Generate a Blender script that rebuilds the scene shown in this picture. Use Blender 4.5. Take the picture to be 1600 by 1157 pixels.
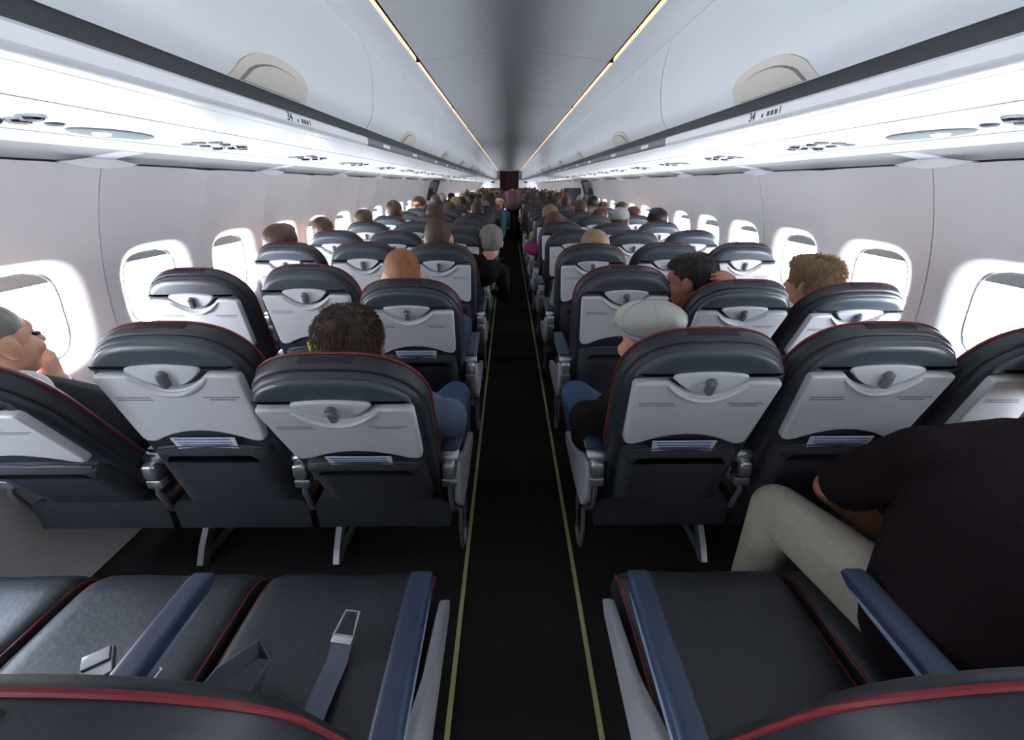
import bpy, bmesh, math, random
import numpy as np
from mathutils import Vector, Matrix, Euler

# ------------------------------------------------------------------ scene, camera, light
for o in list(bpy.data.objects):
    bpy.data.objects.remove(o, do_unlink=True)
SC = bpy.context.scene
COL = SC.collection
PI = math.pi
FPX, CX, CY = 640.0, 800.0, 533.0          # focal length in pixels, optical centre
PITCH = math.atan(245.0 / FPX)             # camera looks down by this much
CAMX, CAMZ = -0.045, 1.45
YAW = math.radians(-0.45)
cam_d = bpy.data.cameras.new('camera')
cam_d.sensor_fit = 'HORIZONTAL'; cam_d.sensor_width = 36.0
cam_d.lens = FPX / 1600.0 * 36.0
cam_d.shift_y = -(578.5 - CY) / 1600.0
cam_d.clip_start = 0.02; cam_d.clip_end = 200
cam = bpy.data.objects.new('camera', cam_d); COL.objects.link(cam)
cam.location = (CAMX, 0, CAMZ)
cam.rotation_euler = (PI / 2 - PITCH, 0, YAW)
SC.camera = cam

w = bpy.data.worlds.new('sky'); SC.world = w; w.use_nodes = True
nt = w.node_tree
bg = nt.nodes['Background']
tc = nt.nodes.new('ShaderNodeTexCoord'); sep = nt.nodes.new('ShaderNodeSeparateXYZ')
rmp = nt.nodes.new('ShaderNodeValToRGB')
nt.links.new(tc.outputs['Generated'], sep.inputs[0]); nt.links.new(sep.outputs['Z'], rmp.inputs[0])
rmp.color_ramp.elements[0].position = 0.0; rmp.color_ramp.elements[0].color = (0.86, 0.92, 1.0, 1)
rmp.color_ramp.elements[1].position = 1.0; rmp.color_ramp.elements[1].color = (0.62, 0.80, 1.0, 1)
nt.links.new(rmp.outputs[0], bg.inputs[0])
bg.inputs[1].default_value = 38.0
SC.view_settings.view_transform = 'Standard'
SC.view_settings.look = 'None'
SC.view_settings.gamma = 1.0
SC.view_settings.use_curve_mapping = False
SC.view_settings.exposure = 0.0
SC.cycles.max_bounces = 7
SC.cycles.diffuse_bounces = 5
SC.cycles.sample_clamp_indirect = 12.0
COVE_STRENGTH = 1.25

# ------------------------------------------------------------------ helpers
def s2l(c):
    return tuple(((v / 255.0) / 12.92 if v / 255.0 <= 0.04045 else ((v / 255.0 + 0.055) / 1.055) ** 2.4) for v in c)

MATS = {}
def mat(name, rgb, rough=0.5, metal=0.0, var=0.0, vscale=40.0, bump=0.0, bscale=200.0, emit=0.0, coat=0.0, spec=0.5, stretch=None):
    if name in MATS: return MATS[name]
    m = bpy.data.materials.new(name); m.use_nodes = True
    t = m.node_tree; b = t.nodes['Principled BSDF']
    c = (*s2l(rgb), 1)
    b.inputs['Base Color'].default_value = c
    b.inputs['Roughness'].default_value = rough
    b.inputs['Metallic'].default_value = metal
    b.inputs['Specular IOR Level'].default_value = spec
    if coat: b.inputs['Coat Weight'].default_value = coat; b.inputs['Coat Roughness'].default_value = 0.2
    tcn = None
    def coords():
        nonlocal tcn
        if tcn is None:
            tcn = t.nodes.new('ShaderNodeTexCoord')
            mp = t.nodes.new('ShaderNodeMapping'); t.links.new(tcn.outputs['Object'], mp.inputs[0])
            if stretch: mp.inputs['Scale'].default_value = stretch
            tcn = mp
        return tcn.outputs[0]
    if var:
        n = t.nodes.new('ShaderNodeTexNoise'); n.inputs['Scale'].default_value = vscale; n.inputs['Detail'].default_value = 4
        t.links.new(coords(), n.inputs['Vector'])
        mx = t.nodes.new('ShaderNodeMix'); mx.data_type = 'RGBA'
        mx.inputs['A'].default_value = tuple(min(1, v * (1 - var)) for v in c[:3]) + (1,)
        mx.inputs['B'].default_value = tuple(min(1, v * (1 + var)) for v in c[:3]) + (1,)
        t.links.new(n.outputs['Fac'], mx.inputs['Factor'])
        t.links.new(mx.outputs['Result'], b.inputs['Base Color'])
    if bump:
        n2 = t.nodes.new('ShaderNodeTexNoise'); n2.inputs['Scale'].default_value = bscale; n2.inputs['Detail'].default_value = 3
        t.links.new(coords(), n2.inputs['Vector'])
        bp = t.nodes.new('ShaderNodeBump'); bp.inputs['Strength'].default_value = bump; bp.inputs['Distance'].default_value = 0.01
        t.links.new(n2.outputs['Fac'], bp.inputs['Height']); t.links.new(bp.outputs[0], b.inputs['Normal'])
    if emit:
        b.inputs['Emission Color'].default_value = c; b.inputs['Emission Strength'].default_value = emit
    MATS[name] = m
    return m

def glass_mat():
    m = bpy.data.materials.new('window_glass'); m.use_nodes = True
    t = m.node_tree; t.nodes.remove(t.nodes['Principled BSDF'])
    out = t.nodes['Material Output']
    a = t.nodes.new('ShaderNodeBsdfTransparent'); g = t.nodes.new('ShaderNodeBsdfGlossy'); g.inputs['Roughness'].default_value = 0.05
    mx = t.nodes.new('ShaderNodeMixShader'); mx.inputs[0].default_value = 0.05
    t.links.new(a.outputs[0], mx.inputs[1]); t.links.new(g.outputs[0], mx.inputs[2])
    t.links.new(mx.outputs[0], out.inputs[0])
    return m

M_WALL = mat('sidewall_plastic', (234, 230, 230), 0.5, var=0.03, vscale=3)
M_DADO = mat('dado_fabric', (200, 194, 190), 0.9, var=0.08, vscale=60, bump=0.1)
M_COVE = mat('grey_cove_plastic', (168, 170, 170), 0.6, var=0.04, vscale=8)
M_BIN = mat('bin_plastic', (218, 222, 226), 0.38, var=0.02, vscale=3)
M_BINSIDE = mat('ceiling_side_plastic', (214, 218, 222), 0.5)
M_CEIL = mat('ceiling_plastic', (196, 198, 200), 0.6, var=0.04, vscale=4)
M_PSU = mat('service_panel_plastic', (240, 241, 244), 0.38, var=0.02, vscale=5)
M_DARKBAND = mat('dark_band', (52, 55, 60), 0.5)
M_LIPGREY = mat('grey_lip', (128, 130, 134), 0.5)
M_BEIGE = mat('beige_handle', (206, 200, 192), 0.45)
M_SEAM = mat('seam_dark', (40, 42, 46), 0.8)
M_CARPET = mat('carpet', (34, 30, 30), 1.0, var=0.5, vscale=300, bump=0.5, bscale=500, spec=0.1)
M_STRIP = mat('path_strip', (142, 148, 96), 0.6)
M_FAB = mat('seat_leather_dark', (39, 41, 47), 0.5, var=0.12, vscale=14, bump=0.12, bscale=60)
M_SHELL = mat('seat_shell_dark', (46, 49, 58), 0.45)
M_HEAD = mat('headrest_leather', (64, 72, 80), 0.38, var=0.10, vscale=10, bump=0.10, bscale=30)
M_TRAY = mat('tray_plastic', (206, 206, 210), 0.42, var=0.02, vscale=20)
M_TRAY2 = mat('tray_latch_plate', (210, 211, 215), 0.4)
M_LATCH = mat('latch_grey', (96, 98, 102), 0.35)
M_PRINT = mat('print_grey', (120, 122, 128), 0.7)
M_RED = mat('red_piping', (112, 25, 33), 0.65)
M_POCKET = mat('pocket_fabric', (40, 42, 52), 0.8, var=0.15, vscale=30, bump=0.15, bscale=80)
M_STRAPPATCH = mat('velcro_strip', (38, 32, 48), 0.9)
M_ARM = mat('armrest_blue', (44, 56, 80), 0.42, var=0.06, vscale=20)
M_ARMSIDE = mat('armrest_edge', (134, 148, 166), 0.4)
M_METAL = mat('brushed_metal', (180, 180, 184), 0.35, metal=0.9)
M_METALD = mat('dull_metal', (120, 120, 124), 0.5, metal=0.7)
M_SIDEGREY = mat('side_cover_grey', (150, 150, 154), 0.5)
M_BELT = mat('belt_webbing', (96, 102, 116), 0.8, bump=0.3, bscale=300)
M_CARD = mat('card_white', (214, 216, 226), 0.5, var=0.1, vscale=60)
M_CARDBLUE = mat('card_blue', (90, 110, 160), 0.5)
M_MAROON = mat('maroon_curtain', (58, 16, 28), 0.85, var=0.15, vscale=10)
M_MAROON2 = mat('maroon_panel', (120, 34, 48), 0.7)
M_COVELIGHT = mat('cove_light', (255, 204, 162), 0.5, emit=COVE_STRENGTH)
M_LAMP = mat('reading_lamp', (255, 214, 170), 0.5, emit=6.0)
M_CHROME = mat('chrome_vent', (205, 208, 214), 0.15, metal=1.0)
M_VENTD = mat('vent_dark', (84, 92, 100), 0.5, spec=0.3)
M_OVAL = mat('speaker_plate_grey', (132, 140, 146), 0.65, spec=0.3)
M_GLASS = glass_mat()
M_BLACKTXT = mat('sign_ink', (40, 44, 50), 0.7)

def clean(me, smooth=True, angle=40):
    bm = bmesh.new(); bm.from_mesh(me)
    bmesh.ops.recalc_face_normals(bm, faces=bm.faces)
    bm.to_mesh(me); bm.free()
    if smooth:
        me.shade_smooth()
        me.set_sharp_from_angle(angle=math.radians(angle))
    return me

def mesh(name, geo, m=None, smooth=True, angle=40, fix=True):
    v, f = geo
    me = bpy.data.meshes.new(name)
    me.from_pydata([tuple(p) for p in v], [], f)
    me.update()
    if fix: clean(me, smooth, angle)
    elif smooth:
        me.shade_smooth(); me.set_sharp_from_angle(angle=math.radians(angle))
    if m is not None: me.materials.append(m)
    return me

def link(name, data, parent=None, loc=None, rot=None):
    o = bpy.data.objects.new(name, data); COL.objects.link(o)
    if parent is not None: o.parent = parent
    if loc is not None: o.location = loc
    if rot is not None: o.rotation_euler = rot
    return o

def tag(o, label=None, cat=None, group=None, kind=None):
    if label: o['label'] = label
    if cat: o['category'] = cat
    if group: o['group'] = group
    if kind: o['kind'] = kind
    return o

def join(*gs):
    V, F = [], []
    for v, f in gs:
        b = len(V); V += [tuple(p) for p in v]; F += [tuple(i + b for i in q) for q in f]
    return V, F

def xf(g, M):
    return [tuple(M @ Vector(p)) for p in g[0]], g[1]

def move(g, x=0, y=0, z=0):
    return [(p[0] + x, p[1] + y, p[2] + z) for p in g[0]], g[1]

def mirx(g):
    return [(-p[0], p[1], p[2]) for p in g[0]], g[1]

def offset_poly(pts, d):
    """move a closed outline inwards by d"""
    n = len(pts)
    area = sum(pts[i][0] * pts[(i + 1) % n][1] - pts[(i + 1) % n][0] * pts[i][1] for i in range(n))
    sg = 1 if area > 0 else -1
    out = []
    for i in range(n):
        a, b, c = pts[i - 1], pts[i], pts[(i + 1) % n]
        t = Vector((c[0] - a[0], c[1] - a[1]))
        if t.length < 1e-9: out.append(b); continue
        t.normalize()
        out.append((b[0] - t.y * d * sg, b[1] + t.x * d * sg))
    return out

def ext(pts, levels, axis='y', flat=0.0):
    """extrude outline through (inset, level) rings and cap both ends"""
    V, F = [], []; n = len(pts)
    if flat: levels = [(levels[0][0] + flat, levels[0][1])] + list(levels) + [(levels[-1][0] + flat, levels[-1][1])]
    for ins, lv in levels:
        for a, b in (offset_poly(pts, ins) if ins else pts):
            V.append({'y': (a, lv, b), 'x': (lv, a, b), 'z': (a, b, lv)}[axis])
    for k in range(len(levels) - 1):
        for i in range(n):
            j = (i + 1) % n
            F.append((k * n + i, k * n + j, (k + 1) * n + j, (k + 1) * n + i))
    F.append(tuple(range(n))); F.append(tuple(range((len(levels) - 1) * n, len(levels) * n)))
    return V, F

def rrect(cx, cy, w_, h_, r, n=4):
    p = []
    for (sx, sy, a0) in ((1, 1, 0), (-1, 1, 90), (-1, -1, 180), (1, -1, 270)):
        for k in range(n + 1):
            a = math.radians(a0 + 90 * k / n)
            p.append((cx + sx * (w_ / 2 - r) + r * math.cos(a), cy + sy * (h_ / 2 - r) + r * math.sin(a)))
    return p

def rbox(cx, cy, cz, sx, sy, sz, r=0.01, axis='y', n=3):
    """box rounded on every edge"""
    d = {'y': (cx, cz, sx, sz, cy, sy), 'x': (cy, cz, sy, sz, cx, sx), 'z': (cx, cy, sx, sy, cz, sz)}[axis]
    r = min(r, 0.49 * min(sx, sy, sz))
    p = rrect(d[0], d[1], d[2], d[3], r, n)
    L = d[4]; h = d[5] / 2
    return ext(p, [(r * 0.7, L - h), (r * 0.2, L - h + r * 0.3), (0, L - h + r), (0, L + h - r), (r * 0.2, L + h - r * 0.3), (r * 0.7, L + h)], axis)

def box(x0, x1, y0, y1, z0, z1):
    v = [(x, y, z) for x in (x0, x1) for y in (y0, y1) for z in (z0, z1)]
    return v, [(0, 1, 3, 2), (4, 6, 7, 5), (0, 4, 5, 1), (2, 3, 7, 6), (0, 2, 6, 4), (1, 5, 7, 3)]

def tube(path, r, n=8, closed=False, flat=None):
    """round bar along a path; r may be a list"""
    P = [Vector(p) for p in path]; m = len(P); V, F = [], []
    up = Vector((0.13, 0.29, 0.95)).normalized()
    for i, p in enumerate(P):
        a = P[i - 1] if (i > 0 or closed) else p
        b = P[(i + 1) % m] if (i < m - 1 or closed) else p
        t = (b - a).normalized()
        s = t.cross(up)
        if s.length < 1e-4: s = t.cross(Vector((1, 0, 0)))
        s.normalize(); q = s.cross(t)
        rr = r[i] if isinstance(r, (list, tuple)) else r
        for k in range(n):
            an = 2 * PI * k / n
            V.append(p + s * math.cos(an) * rr + q * math.sin(an) * rr * (flat or 1))
    for i in range(m if closed else m - 1):
        j = (i + 1) % m
        for k in range(n):
            l = (k + 1) % n
            F.append((i * n + k, i * n + l, j * n + l, j * n + k))
    if not closed:
        F.append(tuple(range(n))); F.append(tuple(range((m - 1) * n, m * n)))
    return V, F

def ellipsoid(c, r, M=None, nu=16, nv=10):
    V, F = [], []
    c = Vector(c)
    for i in range(1, nv):
        th = PI * i / nv
        for k in range(nu):
            a = 2 * PI * k / nu
            p = Vector((r[0] * math.sin(th) * math.cos(a), r[1] * math.sin(th) * math.sin(a), r[2] * math.cos(th)))
            V.append(c + (M @ p if M else p))
    t = len(V)
    for sgn in (1, -1):
        p = Vector((0, 0, r[2] * sgn)); V.append(c + (M @ p if M else p))
    for i in range(nv - 2):
        for k in range(nu):
            l = (k + 1) % nu
            F.append((i * nu + k, i * nu + l, (i + 1) * nu + l, (i + 1) * nu + k))
    for k in range(nu):
        l = (k + 1) % nu
        F.append((t, l, k)); F.append((t + 1, (nv - 2) * nu + k, (nv - 2) * nu + l))
    return V, F

def capsule(a, b, ra, rb, n=14, hn=4):
    a, b = Vector(a), Vector(b); t = b - a
    if t.length < 1e-6: return ellipsoid(a, (ra, ra, ra))
    t.normalize()
    s = t.cross(Vector((0, 0, 1)))
    if s.length < 1e-3: s = t.cross(Vector((1, 0, 0)))
    s.normalize(); q = s.cross(t)
    V, F = [], []
    rings = [(a, ra, -1, k) for k in range(hn, 0, -1)] + [(a, ra, 0, 0), (b, rb, 0, 0)] + [(b, rb, 1, k) for k in range(1, hn + 1)]
    for c, r, sg, k in rings:
        an = k / (hn + 0.35) * PI / 2
        for i in range(n):
            u = 2 * PI * i / n
            V.append(c + t * (sg * math.sin(an) * r) + (s * math.cos(u) + q * math.sin(u)) * (math.cos(an) * r))
    for i in range(len(rings) - 1):
        for k in range(n):
            l = (k + 1) % n
            F.append((i * n + k, i * n + l, (i + 1) * n + l, (i + 1) * n + k))
    F.append(tuple(range(n))); F.append(tuple(range((len(rings) - 1) * n, len(rings) * n)))
    return V, F

def at(px, py, y):
    """place a thing seen at a photo position, at its true distance y down the cabin"""
    cp, sp = math.cos(PITCH), math.sin(PITCH)
    u = CY - py
    dy = cp * FPX + sp * u; dz = -sp * FPX + cp * u
    k = y / dy
    return Vector((CAMX + (px - 795.0) * k, y, CAMZ + dz * k))

def prof_sweep(prof, y0, y1, ny=1):
    """open profile [(x,z)] swept along the cabin"""
    V, F = [], []; n = len(prof)
    for j in range(ny + 1):
        y = y0 + (y1 - y0) * j / ny
        for x, z in prof: V.append((x, y, z))
    for j in range(ny):
        for i in range(n - 1):
            F.append((j * n + i, j * n + i + 1, (j + 1) * n + i + 1, (j + 1) * n + i))
    return V, F

def slab_sweep(prof, y0, y1, t, outward):
    """profile with thickness, edges closed: prof from one end to the other; thickness pushed along the side 'outward' (+1/-1)"""
    n = len(prof); back = []
    for i in range(n):
        a = prof[max(0, i - 1)]; b = prof[min(n - 1, i + 1)]
        d = Vector((b[0] - a[0], b[1] - a[1])).normalized()
        back.append((prof[i][0] - d.y * t * outward, prof[i][1] + d.x * t * outward))
    loop = list(prof) + back[::-1]
    return ext(loop, [(0, y0), (0, y1)], 'y')

# ------------------------------------------------------------------ cabin shell
Y0, PANEL, NP = -1.94, 1.24, 23            # first seam, panel length (two windows), number of panels
Y1 = Y0 + PANEL * NP                       # 26.58
WB, WT = 0.56, 1.525                       # height range of the wall panels
WIN_H = 0.955

floor = link('floor', mesh('floor', box(-1.9, 1.9, Y0, Y1, -0.06, 0.0), M_CARPET))
tag(floor, kind='structure')
for i, x in enumerate((-0.222, 0.212)):
    o = link('trim_%d' % (1 + i), mesh('path_strip', box(x - 0.0075, x + 0.0075, Y0, Y1, 0.0, 0.004), M_STRIP))
    tag(o, kind='structure')

def wx(h):
    return 1.84 * math.sqrt(max(0, 1 - ((h - 0.8) / 1.75) ** 2))

def wnorm(h):
    e = 0.01
    d = Vector((wx(h + e) - wx(h - e), 2 * e)).normalized()
    return d.y, -d.x                        # outward normal (x, z) for the right side

def wpos(y, h, off):
    nx, nz = wnorm(h)
    return (wx(h) + nx * off, y, h + nz * off)

def wall_panel_geo():
    """panel two windows long, local y from 0 to PANEL, right-hand side; holes for the windows"""
    V, F = [], []
    N = 56
    bay = PANEL / 2
    gap = 0.0025
    for b in range(2):
        yc = bay * (b + 0.5)
        y_lo = bay * b + (gap if b == 0 else 0); y_hi = bay * (b + 1) - (gap if b == 1 else 0)
        def rect_pt(a):
            c, s = math.cos(a), math.sin(a)
            # ray from window centre to the bay rectangle
            k = 1e9
            if c > 1e-9: k = min(k, (y_hi - yc) / c)
            if c < -1e-9: k = min(k, (y_lo - yc) / c)
            if s > 1e-9: k = min(k, (WT - WIN_H) / s)
            if s < -1e-9: k = min(k, (WB - WIN_H) / s)
            return yc + c * k, WIN_H + s * k
        def rr_pt(a, w_, h_, e=3.6):
            c, s = math.cos(a), math.sin(a)
            k = (abs(c / (w_ / 2)) ** e + abs(s / (h_ / 2)) ** e) ** (-1 / e)
            return yc + c * k, WIN_H + s * k
        # angles that hit the rectangle's corners exactly
        ang = [2 * PI * i / N for i in range(N)]
        for cy_, ch in ((y_hi, WT), (y_lo, WT), (y_lo, WB), (y_hi, WB)):
            a = math.atan2(ch - WIN_H, cy_ - yc) % (2 * PI)
            j = min(range(N), key=lambda q: abs(ang[q] - a)); ang[j] = a
        rings = []
        def pillar(y):                       # panel swells a little between the windows
            return -0.016 * (0.5 - 0.5 * math.cos(2 * PI * (y - bay * b) / bay + PI)) * 0 - 0.014 * (abs(y - yc) / (bay / 2)) ** 3
        outer = [rect_pt(a) for a in ang]
        bez = [rr_pt(a, 0.475, 0.47) for a in ang]
        for k in range(5):
            t = k / 4
            rings.append([(o_[0] * (1 - t) + z_[0] * t, o_[1] * (1 - t) + z_[1] * t, None) for o_, z_ in zip(outer, bez)])
        for w_, h_, off in ((0.455, 0.452, 0.003), (0.425, 0.430, 0.010), (0.390, 0.402, 0.022), (0.355, 0.372, 0.036), (0.328, 0.350, 0.046), (0.326, 0.348, 0.062)):
            rings.append([(*rr_pt(a, w_, h_), off) for a in ang])
        rings.append([(*rr_pt(a, 0.50, 0.60), 0.062) for a in ang])
        rings.append([((o_[0] - yc) * 1.04 + yc, (o_[1] - WIN_H) * 1.03 + WIN_H, 0.062) for o_ in outer])
        base = len(V)
        for rg in rings:
            for y, h, off in rg:
                o_ = pillar(y) if off is None else pillar(y) + off
                V.append(wpos(y, h, o_))
        for k in range(len(rings) - 1):
            for i in range(N):
                j = (i + 1) % N
                F.append((base + k * N + i, base + k * N + j, base + (k + 1) * N + j, base + (k + 1) * N + i))
    # folded edges, so that the joint between two panels reads as a groove
    for y in (gap, PANEL - gap):
        b0 = len(V); K = 14
        for k in range(K + 1):
            h = WB + (WT - WB) * k / K
            V.append(wpos(y, h, -0.014)); V.append(wpos(y, h, 0.02))
        for k in range(K):
            F.append((b0 + 2 * k, b0 + 2 * k + 1, b0 + 2 * k + 3, b0 + 2 * k + 2))
    return V, F

def pane_geo(yc):
    pts = []
    for i in range(40):
        a = 2 * PI * i / 40; c, s = math.cos(a), math.sin(a)
        k = (abs(c / 0.166) ** 3.6 + abs(s / 0.177) ** 3.6) ** (-1 / 3.6)
        pts.append((yc + c * k, WIN_H + s * k))
    V = [wpos(y, h, 0.055) for y, h in pts]
    return V, [tuple(range(40))]

def pane_rim_geo(yc):
    """thin dark gasket around the pane"""
    P = []
    for i in range(40):
        a = 2 * PI * i / 40; c, s = math.cos(a), math.sin(a)
        k = (abs(c / 0.160) ** 3.6 + abs(s / 0.171) ** 3.6) ** (-1 / 3.6)
        P.append(wpos(yc + c * k, WIN_H + s * k, 0.047))
    return tube(P, 0.0035, 6, closed=True)

def shade_geo(yc, drop):
    V, F = [], []; K = 10
    hb = WIN_H + 0.173 - drop
    for side in (0.049, 0.054):
        for k in range(K + 1):
            y = yc - 0.161 + 0.322 * k / K
            lim = 0.173 * (max(0.0, 1 - (abs(y - yc) / 0.163) ** 3.6)) ** (1 / 3.6)
            top = WIN_H + max(lim, 0.02)
            V.append(wpos(y, max(top, hb + 0.002), side)); V.append(wpos(y, hb, side))
    n = 2 * (K + 1)
    for s in range(2):
        for k in range(K):
            a = s * n + 2 * k
            F.append((a, a + 1, a + 3, a + 2))
    for k in range(K):
        F.append((2 * k + 1, 2 * k + 3, n + 2 * k + 3, n + 2 * k + 1))
    return V, F

PG = wall_panel_geo()
BAY = PANEL / 2
me_wall = {}; me_pane = {}; me_rim = {}; me_shade = {}; me_seam = {}; me_dado = {}; me_cove = {}; me_tab = {}
dado_prof = [(1.838, 0.575), (1.825, 0.568), (1.822, 0.55), (1.815, 0.40), (1.775, 0.18), (1.71, 0.03), (1.70, 0.0)]
cove_prof = [(1.668, 1.532), (1.655, 1.548), (1.60, 1.560), (1.525, 1.570)]
for sd in ('r', 'l'):
    f_ = (lambda g: g) if sd == 'r' else mirx
    me_wall[sd] = mesh('wall_panel', f_(PG), M_WALL, angle=50)
    for b in range(2):
        me_pane[sd, b] = mesh('window_pane', f_(pane_geo(BAY * (b + .5))), M_GLASS, smooth=False)
        me_rim[sd, b] = mesh('window_gasket', f_(pane_rim_geo(BAY * (b + .5))), M_COVE)
        for q, dr in enumerate((0.035, 0.05)):
            me_shade[sd, b, q] = mesh('window_shade', f_(shade_geo(BAY * (b + .5), dr)), M_COVE)
    V, F = [], []
    for k in range(15):
        h = WB + (WT - WB) * k / 14
        for y in (-0.012, 0.012): V.append(wpos(y, h, 0.012))
    for k in range(14): F.append((2 * k, 2 * k + 1, 2 * k + 3, 2 * k + 2))
    me_seam[sd] = mesh('panel_joint', f_((V, F)), M_SEAM)
    me_dado[sd] = mesh('dado_panel', f_(prof_sweep(dado_prof, 0.004, PANEL - 0.004)), M_DADO)
    me_cove[sd] = mesh('cove_panel', f_(slab_sweep(cove_prof, 0.05, PANEL - 0.05, 0.006, 1 if False else -1)), M_COVE)
    # white tab between two cove panels
    tabp = [(-0.16, 0), (-0.05, 0.02), (0.0, 0.03), (0.05, 0.02), (0.16, 0), (0.07, -0.016), (0, -0.022), (-0.07, -0.016)]
    me_tab[sd] = mesh('cove_tab', f_(join(
        ext([(p[0], 1.528 + p[1] * 0.9) for p in tabp], [(0, 1.645), (0, 1.690)], 'x'),
        slab_sweep([(1.662, 1.530), (1.64, 1.546), (1.59, 1.556), (1.52, 1.566)], -0.052, 0.052, 0.008, -1))), M_PSU)

DOOR_N = 9                                   # the panel that is the exit door (y 9.22 .. 10.46)
walls = {}
for sd, nm in (('l', 'wall_left'), ('r', 'wall_right')):
    sx = 1 if sd == 'r' else -1
    f_ = (lambda g: g) if sd == 'r' else mirx
    # liner behind the joints at top and bottom of the panels
    liner = join(prof_sweep([(1.700, 1.50), (1.668, 1.538), (1.70, 1.60)], Y0, Y1), prof_sweep([(1.90, 0.60), (1.842, 0.565), (1.90, 0.5)], Y0, Y1),
                 prof_sweep([(1.86, 0.6), (1.84, 0.3), (1.74, -0.02)], Y0, Y1))
    wl = link(nm, mesh(nm, f_(liner), M_SEAM)); tag(wl, kind='structure'); walls[sd] = wl
    for n in range(NP):
        y = Y0 + n * PANEL
        link('panel_joint', me_seam[sd], wl, (0, y, 0))
        link('dado_panel', me_dado[sd], wl, (0, y, 0))
        link('cove_panel', me_cove[sd], wl, (0, y, 0))
        link('cove_tab', me_tab[sd], wl, (0, y, 0))
        if n == DOOR_N: continue
        p = link('wall_panel', me_wall[sd], wl, (0, y, 0))
        for b in range(2):
            link('window_pane', me_pane[sd, b], p); link('window_gasket', me_rim[sd, b], p)
            link('window_shade', me_shade[sd, b, (n * 2 + b) % 2], p)
            # daylight is sampled through the window opening itself
            ld = bpy.data.lights.new('window_daylight', 'AREA'); ld.shape = 'RECTANGLE'; ld.size = 0.32; ld.size_y = 0.34
            ld.cycles.is_portal = True
            lo = link('window_daylight', ld)
            q = wpos(0, WIN_H, 0.07); nx, nz = wnorm(WIN_H)
            lo.location = (sx * q[0], y + BAY * (b + .5), q[2])
            lo.rotation_euler = Vector((-sx * nx, 0, -nz)).to_track_quat('-Z', 'Y').to_euler()
            if abs(lo.matrix_basis.to_3x3().col[0].y) > 0.5: pass
            else: ld.size, ld.size_y = 0.34, 0.32

# exit doors in the middle of the cabin
yd = Y0 + DOOR_N * PANEL
for i, (sd, sx) in enumerate((('l', -1), ('r', 1))):
    f_ = (lambda g: g) if sd == 'r' else mirx
    pr = [(wx(h) + 0.02, h) for h in np.linspace(0.56, 1.53, 9)]
    d = link('door_%d' % (i + 1), mesh('door', f_(slab_sweep(pr, 0.0, PANEL, 0.03, -1)), M_COVE), None, (0, yd, 0)); tag(d, kind='structure')
    link('door_handle', mesh('door_handle', f_(tube([(1.76, 0.35, 1.30), (1.72, 0.36, 1.28), (1.71, 0.55, 1.26), (1.75, 0.58, 1.26)], 0.018)), M_VENTD), d)
    link('door_frame', mesh('door_frame', f_(join(*[slab_sweep([(wx(h) - 0.01, h) for h in np.linspace(0.56, 1.5, 9)], a, a + 0.06, 0.03, -1) for a in (0.0, PANEL - 0.06)])), M_LIPGREY), d)
    for (a, b_) in ((0.22, 0.30), (0.42, 0.48), (0.62, 0.68)):
        link('door_slot', mesh('door_slot', f_(slab_sweep([(wx(h) - 0.002, h) for h in np.linspace(1.02, 1.36, 5)], a, b_, 0.02, -1)), M_VENTD), d)

# ends of the cabin
bk = link('wall_back', mesh('wall_back', box(-1.95, 1.95, Y0 - 0.05, Y0, -0.05, 2.4), M_BIN)); tag(bk, kind='structure')
fr = link('wall_front', mesh('wall_front', join(box(-1.95, -0.50, Y1, Y1 + 0.45, -0.05, 2.4), box(0.50, 1.95, Y1, Y1 + 0.45, -0.05, 2.4),
          box(-0.5, 0.5, Y1 + 0.4, Y1 + 0.45, -0.05, 2.4)), M_BIN)); tag(fr, kind='structure')

# ceiling: side strips, cove lights, arched middle panels with seams
CPROF = [(x, 2.275 - 0.058 * (abs(x) / 0.63) ** 2) for x in np.linspace(-0.63, 0.63, 15)]
ceil = link('ceiling', mesh('ceiling', join(prof_sweep([(-1.80, 1.50), (-1.76, 1.60), (-1.55, 2.0), (-1.0, 2.36), (1.0, 2.36), (1.55, 2.0), (1.76, 1.60), (1.80, 1.50)], Y0 - 0.05, Y1 + 0.5),
       prof_sweep([(-0.70, 2.205), (-0.70, 2.33)], Y0, Y1), prof_sweep([(0.70, 2.205), (0.70, 2.33)], Y0, Y1)), M_SEAM)); tag(ceil, kind='structure')
CS, CL = 1.44 - 3.6, 1.8
me_cp = mesh('ceiling_panel', slab_sweep(CPROF, 0.003, CL - 0.003, 0.008, 1), M_CEIL)
side = [(0.768, 2.128), (0.735, 2.158), (0.70, 2.182), (0.655, 2.200), (0.652, 2.206)]
me_cs = {'r': mesh('ceiling_side_panel', slab_sweep(side, 0.002, CL - 0.002, 0.006, -1), M_BINSIDE), 'l': mesh('ceiling_side_panel', mirx(slab_sweep(side, 0.002, CL - 0.002, 0.006, -1)), M_BINSIDE)}
cl = box(0.650, 0.672, 0.06, CL - 0.06, 2.208, 2.228)
me_cl = {'r': mesh('cove_light', cl, M_COVELIGHT), 'l': mesh('cove_light', mirx(cl), M_COVELIGHT)}
k = 0
while CS + k * CL < Y1:
    y = CS + k * CL
    link('ceiling_panel', me_cp, ceil, (0, y, 0))
    for sd in 'lr':
        link('ceiling_side_panel', me_cs[sd], ceil, (0, y, 0))
        link('cove_light', me_cl[sd], ceil, (0, y, 0))
    k += 1

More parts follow.
